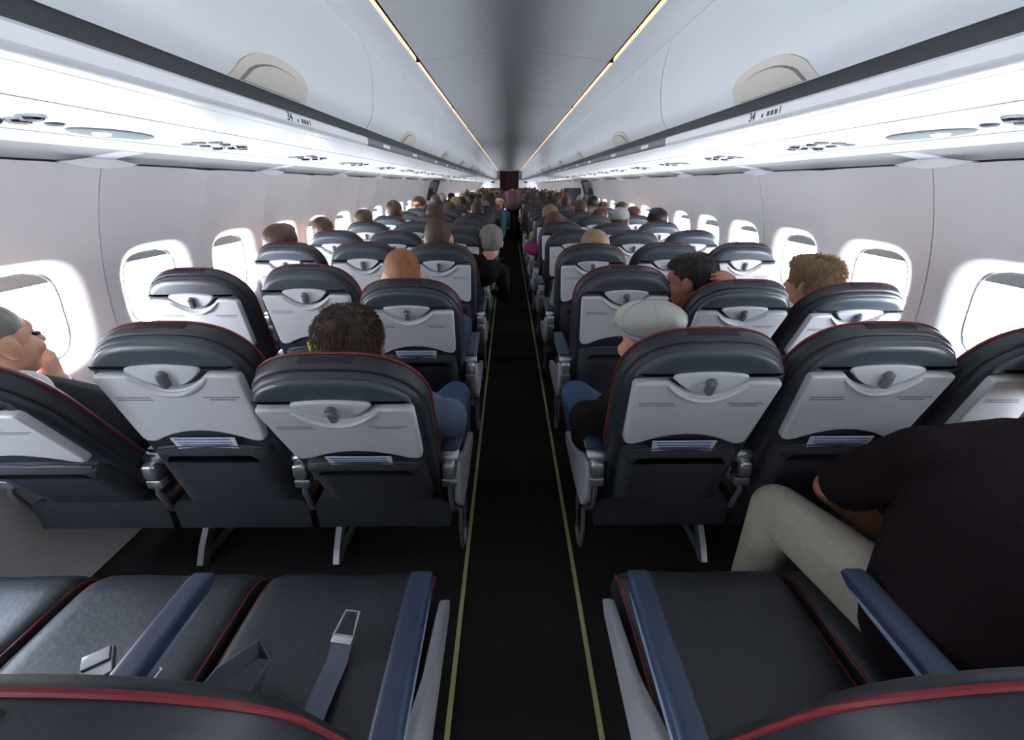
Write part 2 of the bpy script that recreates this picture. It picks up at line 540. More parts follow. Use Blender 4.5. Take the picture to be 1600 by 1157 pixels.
ORD = ['nearest', 'second', 'third', 'fourth', 'fifth', 'sixth', 'seventh', 'eighth', 'ninth', 'tenth', 'eleventh', 'twelfth', 'thirteenth',
       'fourteenth', 'fifteenth', 'sixteenth', 'seventeenth', 'eighteenth', 'nineteenth', 'twentieth']
ORD += ['twenty-' + q for q in ['first'] + ORD[1:9]] + ['thirtieth'] + ['thirty-' + q for q in ['first'] + ORD[1:9]]
SIDE = {'l': 'left', 'r': 'right'}

# overhead bins
BPROF = [(0.780, 1.716), (0.762, 1.738), (0.742, 1.775), (0.729, 1.83), (0.722, 1.89), (0.721, 1.95), (0.727, 2.01), (0.739, 2.07), (0.752, 2.105), (0.762, 2.122)]
def bprof_x(h):
    for (xa, ha), (xb, hb) in zip(BPROF, BPROF[1:]):
        if ha <= h <= hb: return xa + (xb - xa) * (h - ha) / (hb - ha)
    return BPROF[0][0]
def half_disc(a, hgt, off0, off1, n=20, inner=0.0):
    """low half-round shape lying on the bin door, a = half length, hgt = height"""
    V, F = [], []
    K = 6
    for off in (off0, off1):
        for i in range(n + 1):
            y = -a + 2 * a * i / n
            tp = hgt * max(0.0, 1 - (abs(y) / a) ** 2.3) ** 0.5
            for k in range(K + 1):
                h = 1.7165 + tp * k / K
                V.append((bprof_x(h) - off, y, h))
    m = (n + 1) * (K + 1)
    for s in range(2):
        for i in range(n):
            for k in range(K):
                a0 = s * m + i * (K + 1) + k
                F.append((a0, a0 + 1, a0 + K + 2, a0 + K + 1))
    for i in range(n):
        a0 = i * (K + 1) + K
        F.append((a0, a0 + K + 1, m + a0 + K + 1, m + a0))
    return V, F
me_bd, me_bh, me_bi, me_bb, me_gap, me_lip, me_bg = {}, {}, {}, {}, {}, {}, {}
LIP = [(0.783, 1.679), (0.776, 1.672), (0.776, 1.647), (0.784, 1.638), (0.80, 1.634), (0.815, 1.632), (0.822, 1.630)]
for sd in 'lr':
    f_ = (lambda g: g) if sd == 'r' else mirx
    me_bd[sd] = mesh('bin_door', f_(slab_sweep(BPROF, 0.005, CL - 0.005, 0.02, -1)), M_BIN)
    me_bh[sd] = mesh('handle_recess', f_(half_disc(0.215, 0.085, -0.001, 0.005)), M_BEIGE)
    me_bi[sd] = mesh('handle_flap', f_(half_disc(0.165, 0.056, 0.004, 0.014)), M_BEIGE)
    me_bg[sd] = mesh('handle_gap', f_(half_disc(0.172, 0.061, 0.003, 0.0075)), M_LIPGREY)
    me_gap[sd] = mesh('dark_band', f_(slab_sweep([(0.790, 1.722), (0.790, 1.676)], 0, CL, 0.01, 1)), M_DARKBAND)
    me_bb[sd] = mesh('bin_body', f_(ext([(0.81, 1.70), (1.55, 1.62), (1.58, 1.75), (1.1, 2.1), (0.80, 2.12)], [(0, 0.004), (0, CL - 0.004)], 'y')), M_SEAM)
    me_lip[sd, 0] = mesh('bin_lip', f_(slab_sweep(LIP, 0.0, CL, 0.012, 1)), M_PSU)
    me_lip[sd, 1] = mesh('bin_lip', f_(slab_sweep(LIP[:4], 0.01, CL, 0.012, 1)), M_LIPGREY)
    me_lip[sd, 2] = mesh('lip_edge', f_(slab_sweep(LIP[3:], 0.0, CL, 0.012, 1)), M_PSU)
placard = box(0.7745, 0.776, -0.07, 0.07, 1.650, 1.669)
NB = 0
for sd, sx in (('l', -1), ('r', 1)):
    f_ = (lambda g: g) if sd == 'r' else mirx
    me_pl = mesh('row_placard', f_(placard), M_PSU)
    for k in range(17):
        y = 2.37 + (k - 3) * CL
        if y + CL > Y1 + 0.3: break
        r = link('overhead_bin', None, None, (0, y, 0))
        vis = k - 2
        if vis < 0:
            lab = 'white overhead bin above the %s seats, just beside the camera' % SIDE[sd]
        else:
            lab = '%s closed white overhead bin along the %s side of the cabin' % (ORD[vis] if vis else 'nearest', SIDE[sd])
        if k == 0: COL.objects.unlink(r); bpy.data.objects.remove(r); continue
        tag(r, lab, 'overhead bin', 'white overhead bins')
        link('bin_body', me_bb[sd], r)
        link('bin_door', me_bd[sd], r)
        hr = link('handle_recess', me_bh[sd], r, (0, CL / 2, 0)); link('handle_flap', me_bi[sd], hr); link('handle_gap', me_bg[sd], hr)
        link('dark_band', me_gap[sd], r)
        if k <= 2:
            lp = link('bin_lip', me_lip[sd, 0], r)
        else:
            lp = link('bin_lip', me_lip[sd, 1], r); link('lip_edge', me_lip[sd, 2], r)
            for q in (0.35, 1.14): link('row_placard', me_pl, lp, (0, q, 0))
    # row number 34 printed on the lip
    for j, (txt, size, dy) in enumerate((('34', 0.038, 0.0),)):
        cu = bpy.data.curves.new('row_number', 'FONT'); cu.body = txt; cu.size = size; cu.extrude = 0.0004
        cu.align_x = 'CENTER'; cu.align_y = 'CENTER'; cu.materials.append(M_BLACKTXT)
        o = bpy.data.objects.new('tmp', cu); COL.objects.link(o)
        bpy.context.evaluated_depsgraph_get().update()
        tm = bpy.data.meshes.new_from_object(o.evaluated_get(bpy.context.evaluated_depsgraph_get())); bpy.data.objects.remove(o)
        tm.name = 'row_number'; o = link('row_number', tm); o['label'] = 'printed row number 34'
        par = [q for q in bpy.data.objects if q.name.startswith('overhead_bin') and q.get('label', '').startswith('nearest') and SIDE[sd] in q['label']][0]
        o.parent = par
        o.rotation_euler = (PI / 2, 0, PI / 2) if sd == 'l' else (PI / 2, 0, -PI / 2)
        o.location = (sx * 0.7748, 0.98, 1.6600)
        ic = join(*[box(0.7748, 0.776, 0.98 + (a if sd == 'r' else a) - 0, 0.98 + a + wd, 1.6515, 1.6515 + hh) for a, wd, hh in
                    ((0.055, 0.008, 0.010), (0.085, 0.013, 0.014), (0.105, 0.013, 0.014), (0.125, 0.013, 0.014), (0.15, 0.004, 0.019))])
        if sd == 'r': ic = ([(p[0], 1.96 - p[1], p[2]) for p in ic[0]], ic[1])
        link('seat_symbols', mesh('seat_symbols', f_(ic), M_VENTD), par)

# passenger service panels under the bins
PSUP = [(0.820, 1.630), (0.86, 1.622), (0.95, 1.612), (1.15, 1.596), (1.35, 1.584), (1.49, 1.574), (1.515, 1.570), (1.53, 1.576)]
def psu_h(x):
    for (xa, ha), (xb, hb) in zip(PSUP, PSUP[1:]):
        if xa <= x <= xb: return ha + (hb - ha) * (x - xa) / (xb - xa)
ell = lambda a, b, n=20: [(a * math.cos(2 * PI * i / n), b * math.sin(2 * PI * i / n)) for i in range(n)]
me_vent = mesh('air_vent', ext(ell(0.026, 0.026, 14), [(0.006, -0.010), (0, -0.005), (0, 0.004)], 'z'), M_CHROME)
me_btn = mesh('lamp_button', ext(ell(0.019, 0.019, 12), [(0.004, -0.006), (0, -0.003), (0, 0.004)], 'z'), M_VENTD)
me_rl = mesh('reading_light', ext(ell(0.024, 0.024, 12), [(0.004, -0.005), (0, -0.003), (0, 0.004)], 'z'), M_OVAL)
me_ov = mesh('speaker_plate', ext(ell(0.062, 0.13, 28), [(0.010, -0.006), (0.003, -0.004), (0, 0.003)], 'z'), M_OVAL)
me_ovr = mesh('plate_surround', ext(ell(0.085, 0.185, 28), [(0.012, -0.003), (0, 0.002)], 'z'), M_PSU)
me_ovl = mesh('lit_lamp', ext(ell(0.017, 0.026, 16), [(0.002, -0.009), (0, -0.006), (0, 0.0)], 'z'), M_LAMP)
for i, (sd, sx) in enumerate((('l', -1), ('r', 1))):
    f_ = (lambda g: g) if sd == 'r' else mirx
    t = link('trim_%d' % (3 + i), mesh('service_panel', f_(slab_sweep(PSUP, Y0, Y1, 0.01, 1)), M_PSU)); tag(t, kind='structure')
    for q, x in enumerate((0.99, 1.33)):
        link('panel_groove', mesh('panel_groove', f_(box(x, x + 0.004, Y0, Y1, psu_h(x) - 0.0015, psu_h(x) + 0.002)), M_COVE), t)
    y = 1.04 - 2 * 0.785; n = 0
    tilt = math.atan2(-0.06, 1) * sx
    while y < 20:
        for (dx, dy, me_) in ((-0.05, -0.12, me_rl), (0.0, -0.14, me_rl), (0.05, -0.12, me_rl), (-0.04, -0.05, me_btn), (0.04, -0.05, me_btn),
                              (-0.05, 0.03, me_vent), (0.0, 0.05, me_vent), (0.05, 0.03, me_vent), (0.0, 0.13, me_btn)):
            x = 1.19 + dx
            link(me_.name.split('.')[0], me_, t, (sx * x, y + dy, psu_h(x)), (0, -tilt, 0))
        y += 0.785; n += 1
    y = 1.345
    while y < 22:
        x = 1.20
        s_ = link('plate_surround', me_ovr, t, (sx * x, y, psu_h(x)), (0, -tilt, 0))
        link('speaker_plate', me_ov, s_, (0, 0, -0.003))
        link('lit_lamp', me_ovl, s_, (0, -0.04, -0.004))
        y += 1.9

# ------------------------------------------------------------------ seats
PITCH_ROW, PV0 = 0.785, 0.36
SEATX = {'A': -1.44, 'B': -0.96, 'C': -0.48, 'D': 0.48, 'E': 0.96, 'F': 1.44}
def pv(row): return PV0 + PITCH_ROW * row
SEAT_H = 0.45

def back_outline(hw, bot, top, rx=0.125, rz=0.105, hwb=None, crown=0.014):
    hwb = hwb or hw - 0.018
    P = [(-hwb + 0.03, bot), (hwb - 0.03, bot), (hwb - 0.008, bot + 0.010), (hwb, bot + 0.035)]
    for t in (0.3, 0.6, 0.85): P.append((hwb + (hw - hwb) * t, bot + 0.035 + (top - rz - bot - 0.035) * t))
    P = P[:4]
    z0 = top - rz
    for t in (0.3, 0.6, 0.85): P.append((hwb + (hw - hwb) * t, bot + 0.035 + (z0 - bot - 0.035) * t))
    n = 15
    arc = []
    for k in range(n + 1):
        a = PI / 2 * k / n
        arc.append((hw * math.cos(a) ** (2 / 3.1), z0 + rz * math.sin(a) ** (2 / 2.05)))
    arc[-1] = (0.0, top)
    P += arc
    return P + [(-x, z) for x, z in P[4:-1][::-1]] + [(-hwb, bot + 0.035), (-hwb + 0.008, bot + 0.010)]

# backrest: cushion (front), rear shell, headrest pad, tray etc.; origin at the recline pivot, rear is -y
O_FRONT = back_outline(0.224, -0.03, 0.662, 0.152, 0.165)
O_SHELL = back_outline(0.2195, -0.05, 0.653, 0.150, 0.163)
G_CUSH = ext(O_FRONT, [(0.03, 0.082), (0.010, 0.078), (0.002, 0.070), (0, 0.058), (0, 0.034), (0.003, 0.026), (0.008, 0.022)], 'y', 0.003)
G_SHELL = ext(O_SHELL, [(0.004, 0.025), (0, 0.018), (0.001, 0.010), (0.006, 0.003), (0.014, 0.0)], 'y', 0.003)
pad_o = offset_poly(O_SHELL, 0.009)
pad = [(x, z) for x, z in pad_o if z > 0.556]
pad = [(pad[0][0] + 0.001, 0.551)] + pad + [(pad[-1][0] - 0.001, 0.551)]
G_PAD = ext(pad, [(0, 0.006), (0.0, -0.002), (0.003, -0.007), (0.009, -0.011), (0.020, -0.013)], 'y', 0.003)
path = [(x, 0.066, z) for x, z in O_FRONT[3:-1]]
G_PIPE = tube([(x * 1.002, y, z + 0.0005) for x, y, z in path], 0.0034, 6)
G_STRIP = rbox(0.0, 0.046, 0.6600, 0.13, 0.020, 0.006, 0.002)
def arc_pts(x0, x1, zc, dip, n=12):
    return [(x0 + (x1 - x0) * k / n, zc - dip * (1 - (2 * k / n - 1) ** 2)) for k in range(n + 1)]
# tray outline: notch at the top, shallow arch at the bottom
TW = 0.196
tray = [(-TW + 0.012, 0.546)] + arc_pts(-0.106, 0.106, 0.549, 0.052) + [(TW - 0.012, 0.546), (TW - 0.003, 0.543), (TW, 0.533), (TW - 0.010, 0.34),
        (TW - 0.013, 0.305), (TW - 0.020, 0.293), (TW - 0.035, 0.288)] + [(x, 0.292 + 0.042 * (1 - (x / 0.140) ** 2)) for x in np.linspace(0.140, -0.140, 11)] + \
       [(-TW + 0.035, 0.288), (-TW + 0.020, 0.293), (-TW + 0.013, 0.305), (-TW + 0.010, 0.34), (-TW, 0.533), (-TW + 0.003, 0.543)]
G_TRAY = ext(tray, [(0, 0.004), (0, -0.014), (0.002, -0.019), (0.006, -0.021)], 'y', 0.003)
rim_path = [(x, -0.021, z - 0.010) for x, z in arc_pts(-0.106, 0.106, 0.546, 0.054)]
G_RIM = tube(rim_path, [0.004 + 0.0095 * math.sin(PI * k / 12) ** 0.6 for k in range(13)], 8, flat=0.7)
plate = [(-0.098, 0.562), (-0.096, 0.570)] + [(x, 0.573 + 0.008 * (1 - (x / 0.09) ** 2)) for x in np.linspace(-0.085, 0.085, 9)] + [(0.096, 0.570), (0.098, 0.562)] + \
        [(x, z + 0.007) for x, z in arc_pts(0.094, -0.094, 0.551, 0.050)]
G_PLATE = ext(plate, [(0, 0.004), (0, -0.018), (0.003, -0.022)], 'y', 0.003)
G_LATCH = join(ext(rrect(0, 0.537, 0.020, 0.046, 0.0095), [(0.002, -0.016), (0, -0.024), (0, -0.036), (0.004, -0.040)]), move(ext(ell(0.014, 0.014, 12), [(0, -0.016), (0, -0.032), (0.004, -0.035)]), 0, 0, 0.553))
def notice(spans):
    rnd = random.Random(4); gs = []
    for (x0, x1, z) in spans:
        x = x0
        while x < x1:
            l = min(rnd.uniform(0.006, 0.014), x1 - x)
            gs.append(box(x, x + l, -0.0218, -0.0205, z - 0.0016, z + 0.0016)); x += l + 0.0012
    return join(*gs)
G_NOTE = notice(((-0.170, -0.075, 0.470), (-0.170, -0.070, 0.461)))
G_NOTE2 = notice(((0.070, 0.170, 0.470), (0.085, 0.155, 0.461)))
pk = [(-0.165, -0.04), (0.165, -0.04), (0.180, 0.02), (0.178, 0.24)] + [(x, 0.255 + 0.022 * (1 - (x / 0.17) ** 2)) for x in np.linspace(0.17, -0.17, 9)] + [(-0.178, 0.24), (-0.180, 0.02)]
G_POCK = ext(pk, [(0, 0.004), (0.003, -0.016), (0.014, -0.028), (0.05, -0.034)], 'y', 0.003)
mouth = [(0.155 * math.cos(a), 0.295 + 0.040 * math.sin(a)) for a in np.linspace(0, 2 * PI, 24, endpoint=False)]
G_MOUTH = ext(mouth, [(0, 0.004), (0, -0.008), (0.004, -0.010)])
G_MRIM = tube([(x, -0.026 + 0.010 * abs(x) / .16, z) for x, z in [(x, 0.254 + 0.022 * (1 - (x / 0.16) ** 2)) for x in np.linspace(0.16, -0.16, 11)]], 0.005, 6)
# seat pan
def cushion_geo():
    xs = [-0.229, -0.226, -0.218, -0.20, -0.17, -0.11, -0.05, 0.0, 0.05, 0.11, 0.17, 0.20, 0.218, 0.226, 0.229]
    ys = [-0.035, -0.03, -0.02, 0.02, 0.08, 0.15, 0.22, 0.29, 0.36, 0.41, 0.45, 0.475, 0.490, 0.497, 0.50]
    V, F = [], []; nx, ny = len(xs), len(ys)
    def topz(x, y):
        ex = max(0.0, abs(x) - 0.195) / 0.034; z = -0.032 * (1 - math.sqrt(max(0.0, 1 - min(1, ex) ** 2)))
        ey = max(0.0, y - 0.42) / 0.08; z -= 0.06 * (1 - math.sqrt(max(0.0, 1 - min(1, ey) ** 2)))
        z -= 0.010 * math.cos(PI * x / 0.46) * math.sin(PI * min(1, max(0, (y + 0.035) / 0.5)))
        z += 0.0035 * math.sin(23 * x + 9 * y) * math.sin(17 * y + 4 * x)
        return z
    for y in ys:
        for x in xs: V.append((x, y, topz(x, y)))
    for j in range(ny - 1):
        for i in range(nx - 1): F.append((j * nx + i, j * nx + i + 1, (j + 1) * nx + i + 1, (j + 1) * nx + i))
    rimi = [i for i in range(nx)] + [j * nx + nx - 1 for j in range(1, ny)] + [(ny - 1) * nx + i for i in range(nx - 2, -1, -1)] + [j * nx for j in range(ny - 2, 0, -1)]
    b0 = len(V)
    for i in rimi: V.append((V[i][0] * 0.99, V[i][1], -0.12))
    m = len(rimi)
    for k in range(m): F.append((rimi[k], rimi[(k + 1) % m], b0 + (k + 1) % m, b0 + k))
    F.append(tuple(range(b0, b0 + m)))
    return V, F
G_SEAT = cushion_geo()
def seat_pipe(s):
    return tube([(s * 0.2235, y, -0.016 - (0.06 * (1 - math.sqrt(1 - ((y - 0.42) / 0.08) ** 2)) if y > 0.42 else 0)) for y in (0.0, 0.1, 0.2, 0.3, 0.36, 0.42, 0.45, 0.475, 0.492)], 0.0036, 6)
G_SPIPE = seat_pipe(-1); G_SPIPE2 = seat_pipe(1)
ARM_Z = 0.185
def arm_geo():
    prof = [(-0.02, -0.028), (0.0, -0.034), (0.23, -0.024), (0.285, -0.014), (0.310, 0.0), (0.306, 0.014), (0.285, 0.020), (0.03, 0.020), (-0.02, 0.012)]
    return ext([(y, z + ARM_Z) for y, z in prof], [(0.006, -0.025), (0.001, -0.021), (0, -0.014), (0, 0.014), (0.001, 0.021), (0.006, 0.025)], 'x')
G_ARM = arm_geo()
G_ARMSIDE = join(ext([(y, z + ARM_Z) for y, z in ((0.01, -0.024), (0.23, -0.016), (0.27, -0.008), (0.23, -0.006), (0.01, -0.010))], [(0, -0.0262), (0, 0.0262)], 'x'))
G_HINGE = join(rbox(0, -0.035, 0.135, 0.046, 0.065, 0.060, 0.014), rbox(0, -0.045, 0.085, 0.050, 0.030, 0.030, 0.004), ext(ell(0.02, 0.02, 14), [(0, -0.03), (0, 0.03)], 'x') if False else
               move(ext(ell(0.021, 0.021, 14), [(0.004, -0.031), (0, -0.027), (0, 0.027), (0.004, 0.031)], 'x'), 0, -0.02, 0.165))
G_BAR = tube([(0, -0.03, 0.14), (0, -0.055, 0.05), (0, -0.03, -0.04), (0, 0.02, -0.08)], 0.009, 8)
# aisle-side cover: slim grey blade from the armrest hinge to the frame, and a hoop below it
G_COVER = ext([(-0.05, 0.11), (-0.02, 0.15), (0.03, 0.13), (0.20, 0.03), (0.40, -0.02), (0.425, -0.05), (0.40, -0.075), (0.12, -0.08), (0.0, -0.06), (-0.05, 0.0)],
              [(0.004, -0.012), (0, -0.008), (0, 0.008), (0.004, 0.012)], 'x')
G_HOOP = tube([(0, 0.0, -0.07), (0, -0.015, -0.16), (0, 0.0, -0.25), (0, 0.04, -0.275), (0, 0.09, -0.25), (0, 0.11, -0.16), (0, 0.10, -0.07)], 0.008, 8)

SM = {}
for nm, g, m in (('backrest', G_CUSH, M_FAB), ('rear_shell', G_SHELL, M_SHELL), ('headrest_pad', G_PAD, M_HEAD), ('piping', G_PIPE, M_RED), ('headrest_strip', G_STRIP, M_STRAPPATCH),
                 ('tray_table', G_TRAY, M_TRAY), ('tray_rim', G_RIM, M_TRAY2), ('latch_plate', G_PLATE, M_TRAY2), ('latch', G_LATCH, M_LATCH), ('printed_notice', G_NOTE, M_PRINT), ('second_notice', G_NOTE2, M_PRINT),
                 ('pocket', G_POCK, M_POCKET), ('pocket_mouth', G_MOUTH, M_POCKET), ('pocket_rim', G_MRIM, M_SHELL), ('cushion', G_SEAT, M_FAB), ('cushion_piping', G_SPIPE, M_RED), ('second_piping', G_SPIPE2, M_RED),
                 ('armrest', G_ARM, M_ARM), ('armrest_edge', G_ARMSIDE, M_ARMSIDE), ('armrest_hinge', G_HINGE, M_METAL), ('armrest_bar', G_BAR, M_METALD), ('aisle_cover', G_COVER, M_SIDEGREY), ('aisle_hoop', G_HOOP, M_METALD)):
    SM[nm] = mesh(nm, g, m, angle=45)

RECL = {(0, 'C'): 20, (0, 'D'): 20, (1, 'A'): 28, (1, 'B'): 14.5, (1, 'C'): 26.5, (1, 'D'): 18, (1, 'E'): 15.5, (1, 'F'): 17,
        (2, 'A'): 16, (2, 'B'): 12, (2, 'C'): 25, (2, 'D'): 14, (2, 'E'): 26, (2, 'F'): 28,
        (3, 'A'): 13, (3, 'B'): 12, (3, 'C'): 15, (3, 'D'): 16, (3, 'E'): 14, (3, 'F'): 14}
PLACE = {'A': 'by the left wall', 'B': 'in the left block middle', 'C': 'left of the aisle', 'D': 'right of the aisle', 'E': 'in the right block middle', 'F': 'by the right wall'}
DOOR_ROWS = {12}
rndr = random.Random(11)
# low-detail seat for the far rows: one mesh, several materials
def far_seat_mesh(th):
    R = Matrix.Rotation(math.radians(th), 4, 'X')
    V, F, MI = [], [], []
    ms = [M_FAB, M_SHELL, M_HEAD, M_TRAY, M_TRAY2, M_ARM, M_RED]
    for g, mi, rot in ((G_CUSH, 0, 1), (G_SHELL, 1, 1), (G_PAD, 2, 1), (G_TRAY, 3, 1), (G_PLATE, 4, 1), (G_SEAT, 0, 0), (G_PIPE, 6, 1), (move(G_ARM, -0.24), 5, 0), (move(G_ARM, 0.24), 5, 0)):
        if rot: g = xf(g, R)
        b = len(V); V += list(g[0]); F += [tuple(i + b for i in q) for q in g[1]]; MI += [mi] * len(g[1])
    me = bpy.data.meshes.new('airplane_seat'); me.from_pydata([tuple(p) for p in V], [], F)
    for i, q in enumerate(me.polygons): q.material_index = MI[i]
    clean(me, True, 45)
    for m in ms: me.materials.append(m)
    return me
FAR = [far_seat_mesh(t) for t in (13, 14, 17, 22)]
NROWS = 33
NEAR_ROWS = 10
seat_roots = {}; backs = {}
for row in range(NROWS):
    for L, x in SEATX.items():
        y = pv(row)
        if row in DOOR_ROWS: continue
        th = RECL.get((row, L), 14 + rndr.choice((-1, 0, 0, 1, 2, 6)) if row > 3 else 14)
        lab = 'dark seat with grey tray %s, %s row from the camera' % (PLACE[L], ORD[row])
        if row == 0:
            lab = 'empty dark seat cushion with red piping %s in the nearest row' % PLACE[L]
            if L == 'E': lab = 'nearest seat under the man in the dark maroon shirt'
            if L == 'F': lab = 'nearest seat against the right wall beyond the man in maroon'
        grp = 'airplane seats in rows'
        if row >= NEAR_ROWS:
            o = link('airplane_seat', FAR[rndr.randrange(4)], None, (x, y, SEAT_H)); tag(o, lab, 'seat', grp); continue
        r = link('airplane_seat', None, None, (x, y, SEAT_H)); tag(r, lab, 'seat', grp)
        seat_roots[row, L] = r
        c = link('cushion', SM['cushion'], r); link('cushion_piping', SM['cushion_piping'], c); link('cushion_piping', SM['second_piping'], c)
        b = link('backrest', SM['backrest'], r, None, (math.radians(th), 0, 0)); backs[row, L] = (b, th)
        for nm in ('rear_shell', 'headrest_pad', 'piping', 'headrest_strip', 'tray_table', 'tray_rim', 'latch_plate', 'latch', 'pocket', 'pocket_mouth', 'pocket_rim'):
            o = link(nm, SM[nm], b)
            if nm == 'latch' and (row, L) not in ((1, 'B'),): o.rotation_euler = (0, 0, 0)
        if row < 5: link('printed_notice', SM['printed_notice'], b); link('printed_notice', SM['second_notice'], b)
        inner = 0.24 if x < 0 else -0.24
        arms = [inner] + ([-inner] if L in 'CDAF' else [])
        if L in 'AF': arms = [-inner]
        if L in 'BE': arms = [-inner]
        if L in 'CD': arms = [-inner, inner]
        for ax in arms:
            a = link('armrest', SM['armrest'], r, (ax, 0, 0))
            link('armrest_edge', SM['armrest_edge'], a); link('armrest_hinge', SM['armrest_hinge'], a); link('armrest_bar', SM['armrest_bar'], a)
        if L in 'CD':
            sg = 1 if L == 'C' else -1
            cv = link('aisle_cover', SM['aisle_cover'], r, (sg * 0.262, 0.0, 0)); link('aisle_hoop', SM['aisle_hoop'], cv)

# seat frames with legs below each block of three
G_BEAM = join(tube([(-0.72, 0.10, 0), (0.72, 0.10, 0)], 0.024, 10), tube([(-0.72, 0.36, 0), (0.72, 0.36, 0)], 0.024, 10))
me_beam = mesh('cross_beam', G_BEAM, M_METALD)
def leg_geo():
    P = [(0.0, 0.095, 0.005), (0.0, 0.125, 0.06), (0.0, 0.19, 0.14), (0.0, 0.235, 0.22), (0.0, 0.25, 0.31)]
    V, F = [], []
    for x, y, z in P:
        for dx, dy in ((-0.012, -0.016), (0.012, -0.016), (0.012, 0.016), (-0.012, 0.016)): V.append((x + dx, y + dy, z - dy * 0.8))
    for k in range(len(P) - 1):
        for i in range(4): F.append((k * 4 + i, k * 4 + (i + 1) % 4, k * 4 + 4 + (i + 1) % 4, k * 4 + 4 + i))
    F += [(0, 1, 2, 3), (16, 17, 18, 19)]
    return V, F
me_leg = mesh('rear_leg', leg_geo(), M_METAL)
me_base = mesh('floor_bar', join(rbox(0, 0.30, 0.02, 0.022, 0.43, 0.026, 0.006)), M_METALD)
me_fleg = mesh('front_leg', tube([(0, 0.50, 0.02), (0, 0.44, 0.2), (0, 0.37, 0.31)], 0.013, 8), M_METAL)
for row in range(0, 7):
    for sd, sx in (('l', -1), ('r', 1)):
        r = link('seat_frame', None, None, (sx * 0.96, pv(row), 0))
        tag(r, 'metal leg frame below the %s block of three seats, %s row from the camera' % (SIDE[sd], ORD[row]), 'seat frame', 'metal seat frames')
        link('cross_beam', me_beam, r, (0, 0, 0.30))
        for lx in (0.215, -0.33):
            dx = lx if sd == 'l' else -lx
            for me_ in (me_leg, me_base, me_fleg): link(me_.name, me_, r, (dx, 0, 0))

# seat belts on the empty nearest seats
def strap(P, wd, wdir, t=0.003):
    V, F = [], []; wd_ = Vector(wdir).normalized()
    P = [Vector(p) for p in P]
    for i, p in enumerate(P):
        tn = (P[min(i + 1, len(P) - 1)] - P[max(i - 1, 0)]).normalized()
        wv = (wd_ - tn * wd_.dot(tn)).normalized(); nv = wv.cross(tn)
        for a, b in ((-1, -1), (1, -1), (1, 1), (-1, 1)): V.append(p + wv * a * wd / 2 + nv * b * t / 2)
    for k in range(len(P) - 1):
        for i in range(4): F.append((k * 4 + i, k * 4 + (i + 1) % 4, k * 4 + 4 + (i + 1) % 4, k * 4 + 4 + i))
    F += [(0, 1, 2, 3), tuple(len(V) - 4 + i for i in range(4))]
    return V, F
G_TONGUE = join(*[tube(p, 0.0042, 6, True) for p in ([(-0.024, 0, 0), (0.024, 0, 0), (0.016, 0.050, 0), (-0.016, 0.050, 0)],)], rbox(0, -0.008, 0, 0.05, 0.016, 0.006, 0.002))
G_BUCK = join(rbox(0, 0, 0, 0.055, 0.06, 0.018, 0.004), rbox(0, 0.012, 0.012, 0.048, 0.03, 0.010, 0.003))
me_tongue = mesh('belt_tongue', G_TONGUE, M_METAL); me_buck = mesh('belt_buckle', G_BUCK, M_METAL)
# seat C: a loose strap lying forwards with its tongue, and a looped strap
rC = seat_roots[0, 'C']
b = link('belt_strap', mesh('belt_strap', strap([(0.02, 0.05, 0.06), (0.035, 0.09, 0.05), (0.045, 0.13, 0.016), (0.045, 0.19, 0.006), (0.05, 0.24, 0.006), (0.05, 0.275, 0.018)], 0.048, (1, 0, 0)), M_BELT), rC)
link('belt_tongue', me_tongue, b, (0.05, 0.285, 0.022), (math.radians(18), 0, math.radians(-8)))
b = link('belt_strap', mesh('belt_strap', strap([(-0.22, 0.05, 0.03), (-0.19, 0.12, 0.045), (-0.15, 0.18, 0.07), (-0.10, 0.225, 0.075), (-0.075, 0.22, 0.055), (-0.09, 0.17, 0.02), (-0.11, 0.08, 0.01)], 0.045, (0.1, 0.2, 1)), M_BELT), rC)
rB = seat_roots[0, 'B']
b = link('belt_strap', mesh('belt_strap', strap([(0.15, 0.03, 0.04), (0.12, 0.08, 0.03), (0.09, 0.14, 0.012), (0.05, 0.20, 0.01)], 0.048, (1, 0.4, 0)), M_BELT), rB)
link('belt_tongue', me_tongue, b, (0.135, 0.175, 0.02), (math.radians(10), 0, math.radians(-25)))
link('belt_buckle', me_buck, b, (0.02, 0.225, 0.02), (0.2, 0, math.radians(35)))
b = link('belt_strap', mesh('belt_strap', strap([(-0.20, 0.02, 0.03), (-0.12, 0.10, 0.03), (-0.05, 0.17, 0.03), (0.0, 0.21, 0.02)], 0.048, (0.5, -0.5, 0.5)), M_BELT), rB)

# things in the seat pockets
def in_back(row, L, g):
    b, th = backs[row, L]
    return xf(g, Matrix.Translation((SEATX[L], pv(row), SEAT_H)) @ Matrix.Rotation(math.radians(th), 4, 'X'))
def pocket_thing(name, row, L, g, m, label, cat, grp=None, extra=None):
    b, th = backs[row, L]
    o = link(name, mesh(name, g, m), None, (SEATX[L], pv(row), SEAT_H), (math.radians(th), 0, 0)); tag(o, label, cat, grp)
    if extra: link(extra[0], mesh(extra[0], extra[1], extra[2]), o)
card = ext([(-0.085, 0.20), (0.085, 0.20), (0.094, 0.308), (-0.098, 0.308)], [(0, -0.022), (0, -0.0195)], 'y')
stripe = join(*[box(-0.085 + 0.004 * k, 0.08, -0.0232, -0.022, z, z + 0.004) for k, z in enumerate((0.300, 0.287, 0.278))])
def tilt_card(g): return xf(g, Matrix.Translation((0, -0.002, 0)))
